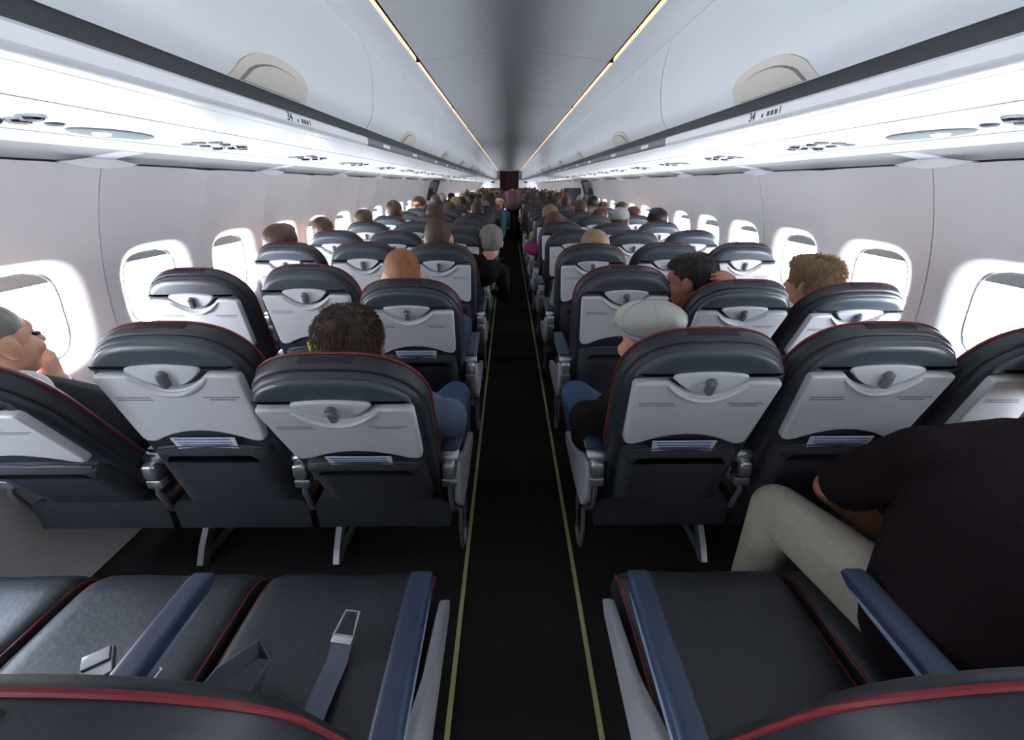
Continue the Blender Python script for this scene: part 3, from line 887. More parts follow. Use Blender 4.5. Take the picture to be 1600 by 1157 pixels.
for row, L, lab in ((1, 'B', 'printed safety card in the near pocket in the left block middle'), (1, 'C', 'printed safety card in the pocket of the near seat left of the aisle'),
                    (1, 'D', 'printed safety card in the pocket of the near seat right of the aisle'), (1, 'E', 'printed safety card in the pocket of the near seat in the middle right block'),
                    (2, 'C', 'pale card in the pocket ahead of the man in the grey-blue shirt'), (2, 'A', 'pale card sticking out of the second row pocket by the left wall')):
    pocket_thing('safety_card', row, L, tilt_card(card), M_CARD, lab, 'card', 'safety cards', ('card_print', tilt_card(stripe), M_CARDBLUE))
pocket_thing('snack_bag', 2, 'B', xf(ext(rrect(0.03, 0.265, 0.17, 0.10, 0.012), [(0.012, -0.040), (0.004, -0.036), (0.004, -0.022), (0.012, -0.018)]), Matrix.Rotation(0.0, 4, 'X')), mat('snack_yellow', (206, 186, 60), 0.35, var=0.5, vscale=50),
             'crumpled yellow snack bag in the second row pocket left of centre', 'snack bag')
pocket_thing('bottle', 2, 'A', move(join(tube([(0.08, -0.045, 0.10), (0.08, -0.045, 0.24), (0.08, -0.045, 0.265), (0.08, -0.045, 0.275)], [0.024, 0.024, 0.018, 0.010], 12)), 0, 0, 0.03), M_CARD,
             'small bottle with a yellow cap in the pocket by the left wall', 'bottle', None, ('cap', tube([(0.08, -0.045, 0.300), (0.08, -0.045, 0.325)], 0.017, 12), mat('cap_yellow', (226, 212, 40), 0.4)))

# ------------------------------------------------------------------ people
def remesh(geo, vox, smooth=2):
    me = bpy.data.meshes.new('tmp'); me.from_pydata([tuple(p) for p in geo[0]], [], geo[1])
    clean(me, False)
    o = bpy.data.objects.new('tmp', me); COL.objects.link(o)
    md = o.modifiers.new('r', 'REMESH'); md.mode = 'VOXEL'; md.voxel_size = vox
    if smooth:
        ms = o.modifiers.new('s', 'SMOOTH'); ms.iterations = smooth; ms.factor = 0.5
    dg = bpy.context.evaluated_depsgraph_get(); dg.update()
    out = bpy.data.meshes.new_from_object(o.evaluated_get(dg))
    bpy.data.objects.remove(o); bpy.data.meshes.remove(me)
    out.shade_smooth()
    return out

def head_matrix(loc, yaw=0, nod=0, roll=0, s=1.1):
    return Matrix.Translation(loc) @ Euler((math.radians(-nod), math.radians(roll), math.radians(yaw)), 'ZXY' if False else 'XYZ').to_matrix().to_4x4() @ Matrix.Scale(s, 4)

def head_prims(H):
    """list of (geo, kind-of-distance data, tag): a head looking along +y"""
    P = []
    def E(c, r, t, rot=None): P.append(('e', c, r, rot, t))
    E((0, -0.012, 0.026), (0.075, 0.095, 0.082), 'skin')
    E((0, 0.022, -0.030), (0.062, 0.072, 0.080), 'skin')
    E((0, 0.040, -0.078), (0.042, 0.045, 0.036), 'skin')
    E((0, 0.060, 0.030), (0.052, 0.030, 0.030), 'skin')
    P.append(('c', (0, 0.090, 0.012), (0, 0.108, -0.024), 0.009, 0.014, 'skin'))
    E((0, 0.088, -0.056), (0.024, 0.010, 0.010), 'skin')
    for s in (-1, 1):
        E((s * 0.076, -0.008, -0.012), (0.010, 0.021, 0.033), 'skin', Euler((0.15, s * 0.12, -s * 0.35)))
        E((s * 0.038, 0.070, -0.030), (0.020, 0.018, 0.022), 'skin')
    return P

def prim_geo(p, H=None):
    H = H or Matrix()
    if p[0] == 'e':
        M = p[3].to_matrix() if p[3] else Matrix.Identity(3)
        return xf(ellipsoid(p[1], p[2], M), H)
    return xf(capsule(p[1], p[2], p[3], p[4]), H)

def prim_dist(p, H, pts):
    sc = 1.0
    if H is not None:
        Hi = np.array(H.inverted()); pts = pts @ Hi[:3, :3].T + Hi[:3, 3]; sc = H.to_scale()[0]
    if p[0] == 'e':
        q = pts - np.array(p[1])
        if p[3]: q = q @ np.array(p[3].to_matrix())
        r = np.array(p[2]); k = np.linalg.norm(q / r, axis=1)
        return (k - 1) * r.min() * sc
    a, b = np.array(p[1]), np.array(p[2]); ab = b - a
    t = np.clip(((pts - a) @ ab) / (ab @ ab + 1e-12), 0, 1)
    d = np.linalg.norm(pts - (a + t[:, None] * ab), axis=1)
    return (d - (p[3] + (p[4] - p[3]) * t)) * sc

def hand_prims(wrist, mid, nrm, s=1.1, curl=0.5, side=1):
    """palm and five fingers; mid = direction to fingers, nrm = back of the hand"""
    w_ = Vector(wrist); f = Vector(mid).normalized(); n = Vector(nrm); n = (n - f * n.dot(f)).normalized(); l = f.cross(n) * side
    P = []
    for k in range(4):
        o = (k - 1.5) * 0.0225 * s
        base = w_ + f * (0.085 * s) + l * o
        P.append(('c', w_ + f * 0.015 * s + l * o * 0.7, base, 0.013 * s, 0.0115 * s, 'skin'))
        ln = (0.040, 0.046, 0.043, 0.033)[k] * s
        d1 = (f * math.cos(curl) - n * math.sin(curl)); d2 = (f * math.cos(curl * 2.1) - n * math.sin(curl * 2.1)); d3 = (f * math.cos(curl * 2.9) - n * math.sin(curl * 2.9))
        p1 = base + d1 * ln; p2 = p1 + d2 * ln * 0.65; p3 = p2 + d3 * ln * 0.5
        P.append(('c', base, p1, 0.0092 * s, 0.0084 * s, 'skin')); P.append(('c', p1, p2, 0.0084 * s, 0.0078 * s, 'skin')); P.append(('c', p2, p3, 0.008 * s, 0.007 * s, 'skin'))
    tb = w_ + f * 0.03 * s - l * 0.030 * s
    t1 = tb + (f * 0.6 - l * 0.65 - n * 0.3).normalized() * 0.042 * s
    P.append(('c', tb, t1, 0.0135 * s, 0.0105 * s, 'skin')); P.append(('c', t1, t1 + (f * 0.9 - l * 0.2 - n * 0.4).normalized() * 0.032 * s, 0.0105 * s, 0.008 * s, 'skin'))
    return P

def hair_geo(style):
    """closed hair volume in head space"""
    if style == 'short':
        return [('e', (0, -0.020, 0.036), (0.079, 0.095, 0.082), None, 'h'), ('e', (0, -0.050, 0.006), (0.070, 0.060, 0.068), None, 'h'), ('e', (0, 0.030, 0.076), (0.058, 0.052, 0.034), None, 'h')]
    if style == 'full':
        return [('e', (0, -0.018, 0.038), (0.088, 0.104, 0.086), None, 'h'), ('e', (0, -0.050, -0.002), (0.082, 0.068, 0.074), None, 'h'), ('e', (0, 0.040, 0.080), (0.062, 0.052, 0.040), None, 'h')]
    if style == 'buzz':
        return [('e', (0, -0.016, 0.036), (0.0765, 0.0945, 0.0845), None, 'h'), ('e', (0, -0.048, 0.002), (0.068, 0.058, 0.058), None, 'h')]
    if style == 'long':
        return [('e', (0, -0.018, 0.036), (0.088, 0.104, 0.086), None, 'h'), ('e', (0, -0.055, -0.06), (0.090, 0.060, 0.12), None, 'h'), ('c', (0.07, -0.03, 0.0), (0.075, -0.02, -0.15), 0.032, 0.026, 'h'), ('c', (-0.07, -0.03, 0.0), (-0.075, -0.02, -0.15), 0.032, 0.026, 'h')]
    if style == 'bun':
        return [('e', (0, -0.020, 0.042), (0.081, 0.098, 0.085), None, 'h'), ('e', (0, -0.052, 0.000), (0.072, 0.060, 0.066), None, 'h'), ('e', (0, -0.035, 0.145), (0.035, 0.035, 0.032), None, 'h')]

def hair_mesh(style, H, mats, vox=0.008, spikes=0, length=0.02, seed=1, lift=0.35, droop=0.6):
    g = join(*[prim_geo(p, H) for p in hair_geo(style)])
    me = remesh(g, vox, 2)
    if spikes:
        rnd = random.Random(seed)
        me.calc_loop_triangles()
        pol = me.polygons; n = len(pol)
        V = [v.co.copy() for v in me.vertices]; F = [tuple(p.vertices) for p in pol]
        Hr = H.to_3x3(); back = (Hr @ Vector((0, -0.35, -0.75))).normalized(); crown = H @ Vector((0, -0.03, 0.13))
        for _ in range(spikes):
            p = pol[rnd.randrange(n)]; c = p.center; nn = p.normal
            out = (c - crown); out = (out - nn * out.dot(nn))
            if out.length > 1e-5: out.normalize()
            d = (nn * lift + out * droop + Vector((rnd.uniform(-1, 1), rnd.uniform(-1, 1), rnd.uniform(-1, 1))) * 0.28).normalized()
            L = length * rnd.uniform(0.6, 1.25)
            s = d.cross(nn); s = s.normalized() if s.length > 1e-4 else Vector((1, 0, 0))
            wd = 0.0032 * rnd.uniform(0.6, 1.2)
            b0 = len(V); base = c - nn * 0.002
            V += [base + s * wd, base - s * wd, base + nn * wd * 0.9 + d * L * 0.1, base + d * L * 0.6 + nn * 0.001 + s * wd * .5, base + d * L - nn * L * 0.12]
            F += [(b0, b0 + 3, b0 + 2), (b0 + 1, b0 + 2, b0 + 3), (b0, b0 + 1, b0 + 3), (b0 + 2, b0 + 3, b0 + 4), (b0, b0 + 4, b0 + 3)]
        m2 = bpy.data.meshes.new('hair'); m2.from_pydata([tuple(v) for v in V], [], F); m2.shade_smooth(); m2.set_sharp_from_angle(angle=math.radians(60)); me = m2
    me.materials.clear()
    for m in mats: me.materials.append(m)
    return me

def body_mesh(prims, mats, order, vox):
    """one continuous surface; each face takes the material of the nearest limb"""
    g = join(*[prim_geo(p, H) for p, H in prims])
    me = remesh(g, vox, 2)
    n = len(me.polygons); c = np.empty(n * 3); me.polygons.foreach_get('center', c); c = c.reshape(-1, 3)
    best = np.full(n, 1e9); idx = np.zeros(n, dtype=np.int32)
    for p, H in prims:
        d = prim_dist(p, H, c); t = order.index(p[-1])
        if p[-1] != 'skin': d = d - 0.004
        m = d < best; best[m] = d[m]; idx[m] = t
    me.materials.clear()
    for m in mats: me.materials.append(m)
    me.polygons.foreach_set('material_index', idx)
    me.update()
    return me

def C(a, b, ra, rb, t): return (('c', Vector(a), Vector(b), ra, rb, t), None)
def E(c, r, t, rot=None): return (('e', Vector(c), r, rot, t), None)

def seated_prims(H, hip, sh, hw=0.19, hx=0.09, legs=True, larm=None, rarm=None, knee=None, sleeve='short', slim=1.0, knees=None, shins=0.0):
    """hip, sh: centres of hips and shoulders; arm = (elbow, wrist, hand dir, back-of-hand) or None for in the lap"""
    hip, sh = Vector(hip), Vector(sh)
    P = [(p, H) for p in head_prims(H)]
    neck_top = H @ Vector((0, -0.028, -0.075)); nb = sh + Vector((0, 0.0, 0.035))
    P.append(C(neck_top, nb, 0.056, 0.062, 'skin'))
    mid = hip.lerp(sh, 0.5)
    ax = (sh - hip).normalized()
    side = Vector((1, 0, 0)); side = (side - ax * side.dot(ax)).normalized()
    for s in (-1, 1):
        P.append(C(hip + side * s * 0.07 * slim, mid + side * s * 0.075 * slim, 0.125 * slim, 0.125 * slim, 'shirt'))
        P.append(C(mid + side * s * 0.075 * slim, sh + side * s * 0.075 - ax * 0.06, 0.125 * slim, 0.115 * slim, 'shirt'))
        P.append(C(sh + side * s * 0.03 + ax * 0.02, sh + side * s * (hw - 0.02) - ax * 0.02, 0.066, 0.062, 'shirt'))
        S = sh + side * s * hw - ax * 0.02
        arm = larm if s < 0 else rarm
        if arm is None:
            el = Vector((S.x + s * 0.03, S.y + 0.10, S.z - 0.26)); wr = Vector((S.x - s * 0.07, S.y + 0.33, S.z - 0.27)); hd = Vector((-s * 0.35, 1, -0.1)); hn = Vector((0, 0.1, 1))
        else:
            el, wr, hd, hn = [Vector(q) for q in arm]
        if sleeve == 'short':
            P.append(C(S, S.lerp(el, 0.75), 0.066, 0.060, 'shirt')); P.append(C(S.lerp(el, 0.6), el, 0.046, 0.043, 'skin')); P.append(C(el, wr, 0.044, 0.030, 'skin'))
        else:
            P.append(C(S, el, 0.064, 0.052, 'shirt')); P.append(C(el, wr, 0.050, 0.036, 'shirt')); P.append(C(wr, wr + hd.normalized() * 0.02, 0.03, 0.03, 'skin'))
        P += [(p, None) for p in hand_prims(wr, hd, hn, 1.08, 0.45, s)]
        if legs:
            h0 = hip + Vector((s * hx, 0.02, -0.02))
            kn = Vector(knees[0 if s < 0 else 1]) if knees else Vector((hip.x + s * 0.13, hip.y + 0.42, hip.z + 0.03))
            an = Vector((kn.x + shins, kn.y + 0.02 + shins, 0.09))
            P.append(C(h0, kn, 0.092, 0.068, 'trousers')); P.append(C(kn, an, 0.066, 0.048, 'trousers'))
            P.append(C(an, an + Vector((0, 0.15, -0.045)), 0.042, 0.036, 'shoe'))
    return P

SKIN = mat('skin_fair', (214, 160, 132), 0.5, var=0.12, vscale=25)
SKIN2 = mat('skin_tan', (164, 112, 88), 0.5, var=0.12, vscale=25)
SKIN3 = mat('skin_ruddy', (208, 148, 126), 0.5, var=0.15, vscale=25)
def hairm(name, rgb): return mat(name, rgb, 0.55, var=0.45, vscale=30, bump=0.5, bscale=90, stretch=(1, 1, 0.25), spec=0.35)
HAIR = {'dark brown': hairm('hair_dark', (74, 56, 45)), 'black': hairm('hair_black', (28, 24, 24)), 'reddish': hairm('hair_red', (148, 98, 64)), 'blond': hairm('hair_blond', (142, 118, 88)),
        'grey': hairm('hair_grey', (128, 124, 120)), 'brown': hairm('hair_brown', (74, 54, 42)), 'auburn': hairm('hair_auburn', (84, 52, 40))}
SHOE = mat('shoe_black', (30, 28, 28), 0.5)
CLOTH = {n: mat('cloth_' + n.replace(' ', '_'), c, 0.95, var=0.12, vscale=60, bump=0.25, bscale=120, spec=0.12) for n, c in
         {'grey blue': (86, 98, 116), 'black': (26, 24, 26), 'maroon black': (30, 20, 25), 'white': (220, 222, 228), 'navy': (42, 48, 74), 'purple': (62, 46, 84), 'jeans': (58, 74, 100), 'beige': (158, 150, 138),
          'dark': (44, 44, 50), 'teal': (84, 124, 132), 'pink': (150, 58, 108), 'rose': (134, 98, 108), 'grey': (120, 120, 124), 'olive': (92, 90, 70), 'red': (130, 50, 50), 'khaki': (160, 148, 120)}.items()}
ORDER = ['skin', 'shirt', 'trousers', 'shoe']

def person(label, prims, H, skin, shirt, trousers, hair=None, vox=0.009, base=None, group=None, spikes=0, hlen=0.02, lift=0.35, eyes=True, hvox=0.008, clothes=False):
    base = Vector(base)
    Ti = Matrix.Translation(-base)
    r = link('person', None, None, base); tag(r, label, 'person', group)
    sh = lambda p, Hh: (p, Ti @ (Hh if Hh is not None else Matrix()))
    pr, worn = [], {'shirt': [], 'trousers': []}
    for p, Hh in prims:
        if clothes and p[-1] in worn:
            worn[p[-1]].append(prim_geo(p, Ti))
            p = p[:3] + (max(0.02, p[3] - 0.012), max(0.02, p[4] - 0.012), p[5])
        pr.append(sh(p, Hh))
    me = body_mesh(pr, [skin, CLOTH[shirt], CLOTH[trousers], SHOE], ORDER, vox)
    me.name = 'body'; link('body', me, r)
    if clothes:
        for nm, cm_ in (('shirt', shirt), ('trousers', trousers)):
            if worn[nm]:
                m_ = remesh(join(*worn[nm]), vox, 3); m_.materials.clear(); m_.materials.append(CLOTH[cm_]); m_.name = nm
                link(nm, m_, r)
    if hair:
        hm = hair_mesh(hair[0], Ti @ H, [HAIR[hair[1]]], hvox, spikes, hlen, seed=len(bpy.data.objects), lift=lift); hm.name = 'hair'
        link('hair', hm, r)
    if eyes:
        ge = join(*[xf(ellipsoid((s * 0.031, 0.083, 0.004), (0.0145, 0.010, 0.007), None, 10, 6), Ti @ H) for s in (-1, 1)])
        link('eyes', mesh('eyes', ge, mat('eye_dark', (50, 40, 36), 0.2)), r)
    return r

def seat_person(label, row, L, headpx, heady, yaw=0, nod=0, roll=0, s=1.1, shirt='dark', trousers='dark', skin=None, hair=('short', 'dark brown'), dx=0.0, vox=0.010, spikes=0, hlen=0.02, lift=0.35, group=None, slim=1.0, sleeve='short', knees=None, rarm=None, larm=None, hw=0.19, drop=0.205):
    hp = at(headpx[0], headpx[1], heady)
    H = head_matrix(hp, yaw, nod, roll, s)
    x = SEATX[L]; y = pv(row)
    hip = Vector((x, y + 0.17, 0.57)); sh = Vector((x + (hp.x - x) * 0.75, min(hp.y - 0.03, y + 0.10), hp.z - drop * s / 1.1))
    P = seated_prims(H, hip, sh, hw=hw, slim=slim, sleeve=sleeve, knees=knees, rarm=rarm, larm=larm)
    return person(label, P, H, skin or SKIN, shirt, trousers, hair, vox, (x, y + 0.2, 0.0), group, spikes, hlen, lift), H

# --- man by the left wall, nearest full row, chin on his hand, looking out
y1 = pv(1)
hp = at(-8, 536, y1 + 0.07)
H = head_matrix(hp, -6, 0, 0, 1.16)
xA = SEATX['A']
elA = at(116, 662, y1 + 0.30); wrA = at(94, 590, y1 + 0.25); fiA = at(70, 548, y1 + 0.22)
P = seated_prims(H, (xA - 0.03, y1 + 0.19, 0.57), (hp.x - 0.02, hp.y + 0.0, hp.z - 0.225), hw=0.17, slim=0.9, larm=None,
                 rarm=(elA, wrA, fiA - wrA, (0.9, 0.2, 0.3)))
P = [((p[:5] + ('trousers',)) if (p[0] == 'c' and p[5] == 'shirt' and p[3] > 0.105) else p, h_) for p, h_ in P]  # whole trunk takes the dark trouser cloth; shoulders and sleeves stay white
pA = person('man with white shoulders and dark torso at the left window, chin on his hand', P, H, SKIN, 'white', 'dark', ('buzz', 'grey'), 0.007, (xA, y1 + 0.2, 0), clothes=True)
wpt = wrA - Vector((xA, y1 + 0.2, 0)); wd = (elA - wrA).normalized()
s_ = wd.cross(Vector((0, 1, 0))).normalized(); q_ = wd.cross(s_)
wt = link('wristwatch', mesh('wristwatch', tube([wpt + wd * 0.018 + (s_ * math.cos(a) + q_ * math.sin(a)) * 0.036 for a in np.linspace(0, 2 * PI, 20, endpoint=False)], 0.009, 8, True), SHOE), None, Vector((xA, y1 + 0.2, 0)))
tag(wt, 'black wristwatch on the wrist of the man at the left window', 'watch')

# --- man in grey-blue shirt, left of the aisle
yC = pv(1)
xC = SEATX['C']
hp = at(549, 545, yC + 0.05)
H = head_matrix(hp, 8, 12, 0, 1.16)
P = seated_prims(H, (xC + 0.02, yC + 0.19, 0.57), (hp.x + 0.09, yC + 0.04, hp.z - 0.23), hw=0.20, slim=1.05,
                 rarm=(at(700, 690, yC + 0.20), at(715, 655, yC + 0.42), (-0.5, 1, 0.2), (0.3, 0.1, 1)), knees=((xC - 0.16, yC + 0.60, 0.60), at(712, 618, yC + 0.52)))
person('man with dark hair and grey-blue shirt in the seat left of the aisle', P, H, SKIN2, 'grey blue', 'jeans', ('full', 'dark brown'), 0.008, (xC, yC + 0.2, 0), spikes=5200, hlen=0.020, lift=0.42, clothes=True)

# --- man in a flat cap, right of the aisle
xD = SEATX['D']
hp = at(1012, 538, yC + 0.11)
H = head_matrix(hp, 18, 8, 0, 1.10)
P = seated_prims(H, (xD - 0.02, yC + 0.19, 0.57), (hp.x + 0.015, yC + 0.05, hp.z - 0.23), hw=0.205, slim=1.05,
                 larm=(at(915, 690, yC + 0.22), at(925, 640, yC + 0.48), (0.5, 1, 0.0), (0.1, 0.1, 1)), knees=(at(900, 618, yC + 0.46), (xD + 0.13, yC + 0.60, 0.60)), shins=0.07)
pcap = person('man in a light grey flat cap and black shirt right of the aisle', P, H, SKIN3, 'black', 'jeans', ('buzz', 'grey'), 0.008, (xD, yC + 0.2, 0), clothes=True)
basec = Vector((xD, yC + 0.2, 0))
CAPM = mat('cap_cotton', (184, 182, 176), 0.9, var=0.08, vscale=40, bump=0.2, bscale=120)
Hc = Matrix.Translation(-basec) @ H
def cap_mesh():
    g = join(prim_geo(('e', (0, -0.008, 0.078), (0.096, 0.116, 0.056), None, 0), Hc), prim_geo(('e', (0, -0.014, 0.056), (0.082, 0.102, 0.040), None, 0), Hc),
             prim_geo(('e', (0, 0.092, 0.058), (0.068, 0.058, 0.016), Euler((-0.28, 0, 0)), 0), Hc))
    me = remesh(g, 0.006, 4); me.name = 'flat_cap'
    return me
cm = cap_mesh(); cm.materials.append(CAPM)
co = link('flat_cap', cm, None, basec); tag(co, 'light grey cotton flat cap on the head right of the aisle', 'cap')
band = [Hc @ Vector((0.0775 * math.cos(a), -0.016 + 0.098 * math.sin(a), 0.036 + 0.008 * math.sin(a))) for a in np.linspace(0, 2 * PI, 32, endpoint=False)]
link('cap_band', mesh('cap_band', tube(band, 0.0045, 6, True), mat('cap_band', (172, 170, 164), 0.9)), co)
for k in range(6):
    a = PI * k / 6 * 2
    seam = [Hc @ Vector((0.0965 * math.cos(a) * math.cos(t), -0.008 + 0.1165 * math.sin(a) * math.cos(t), 0.078 + 0.0565 * math.sin(t))) for t in np.linspace(0.0, PI / 2, 9)]
    link('cap_seam', mesh('cap_seam', tube(seam, 0.0012, 5), MATS['cap_band']), co)
link('cap_button', mesh('cap_button', xf(ellipsoid((0, -0.008, 0.135), (0.010, 0.010, 0.005)), Hc), CAPM), co)

# --- second row
y2 = pv(2)
seat_person('red-haired boy with cropped hair in the second full row left of the aisle', 2, 'C', (629, 433), y2 + 0.03, yaw=24, nod=12, s=1.12, shirt='navy', trousers='jeans', skin=SKIN, hair=('buzz', 'reddish'), slim=0.85, hw=0.165, vox=0.008, spikes=2600, hlen=0.007, lift=0.6)
hpE = at(1080, 437, y2 + 0.06)
r_, H_ = seat_person('dark-haired man holding the back of his head in the middle right block', 2, 'E', (1080, 440), y2 + 0.02, yaw=48, nod=14, s=1.16, shirt='purple', trousers='dark', skin=SKIN2, hair=('short', 'black'), vox=0.0055, spikes=2600, hlen=0.012,
            rarm=(at(1205, 500, y2 + 0.02), at(1156, 466, y2 - 0.10), at(1132, 414, y2 - 0.11) - at(1156, 466, y2 - 0.10), (0.8, -0.6, 0.3)))
seat_person('child with tousled blond hair beside the right window', 2, 'F', (1270, 442), y2 + 0.10, yaw=28, nod=4, s=1.10, shirt='dark', trousers='dark', skin=SKIN3, hair=('full', 'blond'), vox=0.009, spikes=4200, hlen=0.030, lift=0.5, slim=0.9)
# --- third and fourth rows
seat_person('brown-haired person whose crown shows above the third full row left window seat', 3, 'A', (444, 383), pv(3) + 0.06, s=1.15, shirt='dark', hair=('full', 'brown'), vox=0.012)
seat_person('short-haired man with bare neck in the third full row left of the aisle', 3, 'C', (686, 373), pv(3) + 0.12, nod=8, s=1.15, shirt='dark', hair=('short', 'brown'), vox=0.010, spikes=1200, hlen=0.008)
seat_person('grey-haired passenger in black leaning out into the aisle on the left', 4, 'C', (768, 378), pv(4) - 0.05, nod=10, s=1.12, shirt='black', sleeve='long', drop=0.165, skin=SKIN, hair=('full', 'grey'), vox=0.010, spikes=1500, hlen=0.014)
seat_person('blond head just above the third full row seat right of the aisle', 3, 'D', (928, 391), pv(3) + 0.08, s=1.12, shirt='grey', hair=('full', 'blond'), vox=0.011)
r_, H5 = seat_person('man in a grey baseball cap in the middle of the right block', 5, 'E', (967, 350), pv(5) + 0.05, nod=2, s=1.20, shirt='dark', hair=('buzz', 'brown'), vox=0.010)
b5 = Vector((0, 0, 0))
g5 = join(prim_geo(('e', (0, -0.012, 0.062), (0.083, 0.103, 0.075), None, 0), H5), prim_geo(('e', (0, 0.10, 0.060), (0.062, 0.055, 0.012), None, 0), H5))
m5 = remesh(g5, 0.007, 2); m5.materials.append(mat('cap_marl', (142, 148, 152), 0.95, var=0.35, vscale=45)); m5.name = 'baseball_cap'
o5 = link('baseball_cap', m5); tag(o5, 'mottled grey baseball cap on a passenger in the right block', 'cap')
seat_person('black-haired passenger with hair tied up beside the right windows', 5, 'F', (1026, 347), pv(5) + 0.06, s=1.15, shirt='dark', hair=('full', 'black'), vox=0.011)
seat_person('crown of a cropped head at the fourth full row left window', 4, 'A', (508, 363), pv(4) + 0.12, s=1.1, shirt='dark', hair=('buzz', 'brown'), vox=0.012)
seat_person('brown-haired head at the fifth full row left window seat', 5, 'A', (571, 347), pv(5) + 0.10, s=1.05, shirt='dark', hair=('full', 'brown'), vox=0.012)
seat_person('cropped-haired man upright at the left windows further ahead', 6, 'A', (618, 331), pv(6) + 0.10, yaw=-12, s=1.15, shirt='dark', skin=SKIN2, hair=('buzz', 'dark brown'), vox=0.011)
rw, Hw = seat_person('dark-haired woman in glasses turned back towards the camera', 8, 'A', (655, 321), pv(8) + 0.08, yaw=165, s=1.15, shirt='black', hair=('long', 'dark brown'), vox=0.010)
gl = join(*[tube([Hw @ Vector((s * 0.033 + 0.024 * math.cos(a), 0.10, 0.006 + 0.018 * math.sin(a))) for a in np.linspace(0, 2 * PI, 14, endpoint=False)], 0.004, 5, True) for s in (-1, 1)], tube([Hw @ Vector((-0.01, 0.103, 0.01)), Hw @ Vector((0.01, 0.103, 0.01))], 0.003, 5))
og = link('glasses', mesh('glasses', gl, SHOE)); tag(og, 'dark-framed glasses on the woman facing back', 'glasses')
seat_person('brown-haired head between the cap and the aisle in the right block', 6, 'E', (938, 342), pv(6) + 0.06, yaw=-20, s=1.12, shirt='navy', hair=('full', 'auburn'), vox=0.012)
seat_person('fair person with short brown hair near the right wall further ahead', 7, 'F', (971, 331), pv(7) + 0.06, yaw=-30, s=1.15, shirt='grey', hair=('short', 'brown'), vox=0.012)
seat_person('auburn head next to the right windows ahead of the black-haired one', 6, 'F', (989, 339), pv(6) + 0.08, s=1.0, shirt='dark', hair=('full', 'auburn'), vox=0.012)
seat_person('person in a bright pink top leaning to the aisle on the right', 5, 'D', (866, 352), pv(5) + 0.10, s=1.15, shirt='pink', hair=('long', 'auburn'), vox=0.011, larm=(at(824, 385, pv(5) + 0.14), at(836, 392, pv(5) + 0.38), (0.3, 1, 0), (0, 0, 1)))

# --- far rows: a few template passengers, copied
TEMPL = []
for i, (st, hw_, sl) in enumerate((('short', 0.19, 1.0), ('full', 0.18, 0.95), ('long', 0.17, 0.9), ('bun', 0.17, 0.9))):
    hp = Vector((0, 0.09, 1.075)); H = head_matrix(hp, (-8, 6, 0, 10)[i], 4, 0, 1.10)
    P = seated_prims(H, (0, 0.17, 0.57), (0, 0.08, 0.865), hw=hw_, slim=sl)
    bm_ = body_mesh(P, [SKIN, CLOTH['dark'], CLOTH['dark'], SHOE], ORDER, 0.014); bm_.name = 'body'
    hm = hair_mesh(st, H, [HAIR['brown']], 0.011, 1200, 0.016, seed=i + 3); hm.name = 'hair'
    TEMPL.append((bm_, hm))
rnd = random.Random(5)
HN = {0: 'short', 1: 'full', 2: 'long', 3: 'bunned'}
taken = {(1, 'A'), (1, 'C'), (1, 'D'), (2, 'C'), (2, 'E'), (2, 'F'), (3, 'A'), (3, 'C'), (4, 'C'), (3, 'D'), (5, 'E'), (5, 'F'), (4, 'A'), (5, 'A'), (6, 'A'), (8, 'A'), (6, 'E'), (7, 'F'), (6, 'F'), (5, 'D')}
cols = ['brown', 'brown', 'dark brown', 'dark brown', 'black', 'auburn', 'blond', 'grey']
cl_names = ['dark', 'navy', 'grey', 'olive', 'red', 'white', 'rose', 'purple', 'khaki', 'black']
for row in range(6, NROWS):
    if row in DOOR_ROWS: continue
    for L, x in SEATX.items():
        if (row, L) in taken: continue
        if rnd.random() < (0.35 if row < 8 else 0.22): continue
        t = rnd.randrange(4); hc = rnd.choice(cols); cl_ = rnd.choice(cl_names); sk = rnd.choice((SKIN, SKIN2, SKIN3))
        dz = rnd.uniform(-0.06, 0.07)
        r = link('person', None, None, (x + rnd.uniform(-0.03, 0.03), pv(row), dz))
        if dz < 0: r.location.z = dz * 0.5
        tag(r, '%s %s-haired passenger in the %s row seat %s' % (HN[t], hc, ORD[row], PLACE[L]), 'person', 'passengers further ahead')
        b = link('body', TEMPL[t][0], r)
        for i, m in enumerate((sk, CLOTH[cl_], CLOTH['dark'], SHOE)):
            b.material_slots[i].link = 'OBJECT'; b.material_slots[i].material = m
        h = link('hair', TEMPL[t][1], r); h.material_slots[0].link = 'OBJECT'; h.material_slots[0].material = HAIR[hc]

# --- person bending in the aisle, far ahead, and a child looking back
yb = 11.3
hp = Vector((0.02, yb + 0.40, 1.12)); H = head_matrix(hp, 0, 50, 0, 1.08)
hip = Vector((0.10, yb, 0.92)); sh = Vector((0.06, yb + 0.30, 1.24))
P = seated_prims(H, hip, sh, hw=0.19, legs=False, larm=((-0.12, yb + 0.36, 0.98), (-0.10, yb + 0.52, 0.82), (0, 1, -0.5), (0, 0.5, 1)), rarm=((0.30, yb + 0.36, 1.0), (0.30, yb + 0.50, 0.80), (0, 1, -0.6), (0, 0.5, 1)))
for s in (-1, 1):
    P += [C(hip + Vector((s * 0.09, 0, -0.02)), (0.10 + s * 0.10, yb + 0.03, 0.50), 0.10, 0.068, 'trousers'), C((0.10 + s * 0.10, yb + 0.03, 0.50), (0.10 + s * 0.10, yb - 0.02, 0.09), 0.066, 0.046, 'trousers'), C((0.10 + s * 0.10, yb - 0.02, 0.09), (0.10 + s * 0.10, yb + 0.14, 0.045), 0.042, 0.036, 'shoe')]
person('person in a pink checked shirt bending forward in the aisle far ahead', P, H, SKIN, 'rose', 'black', ('short', 'blond'), 0.012, (0.10, yb, 0))
yk = pv(10) + 0.05
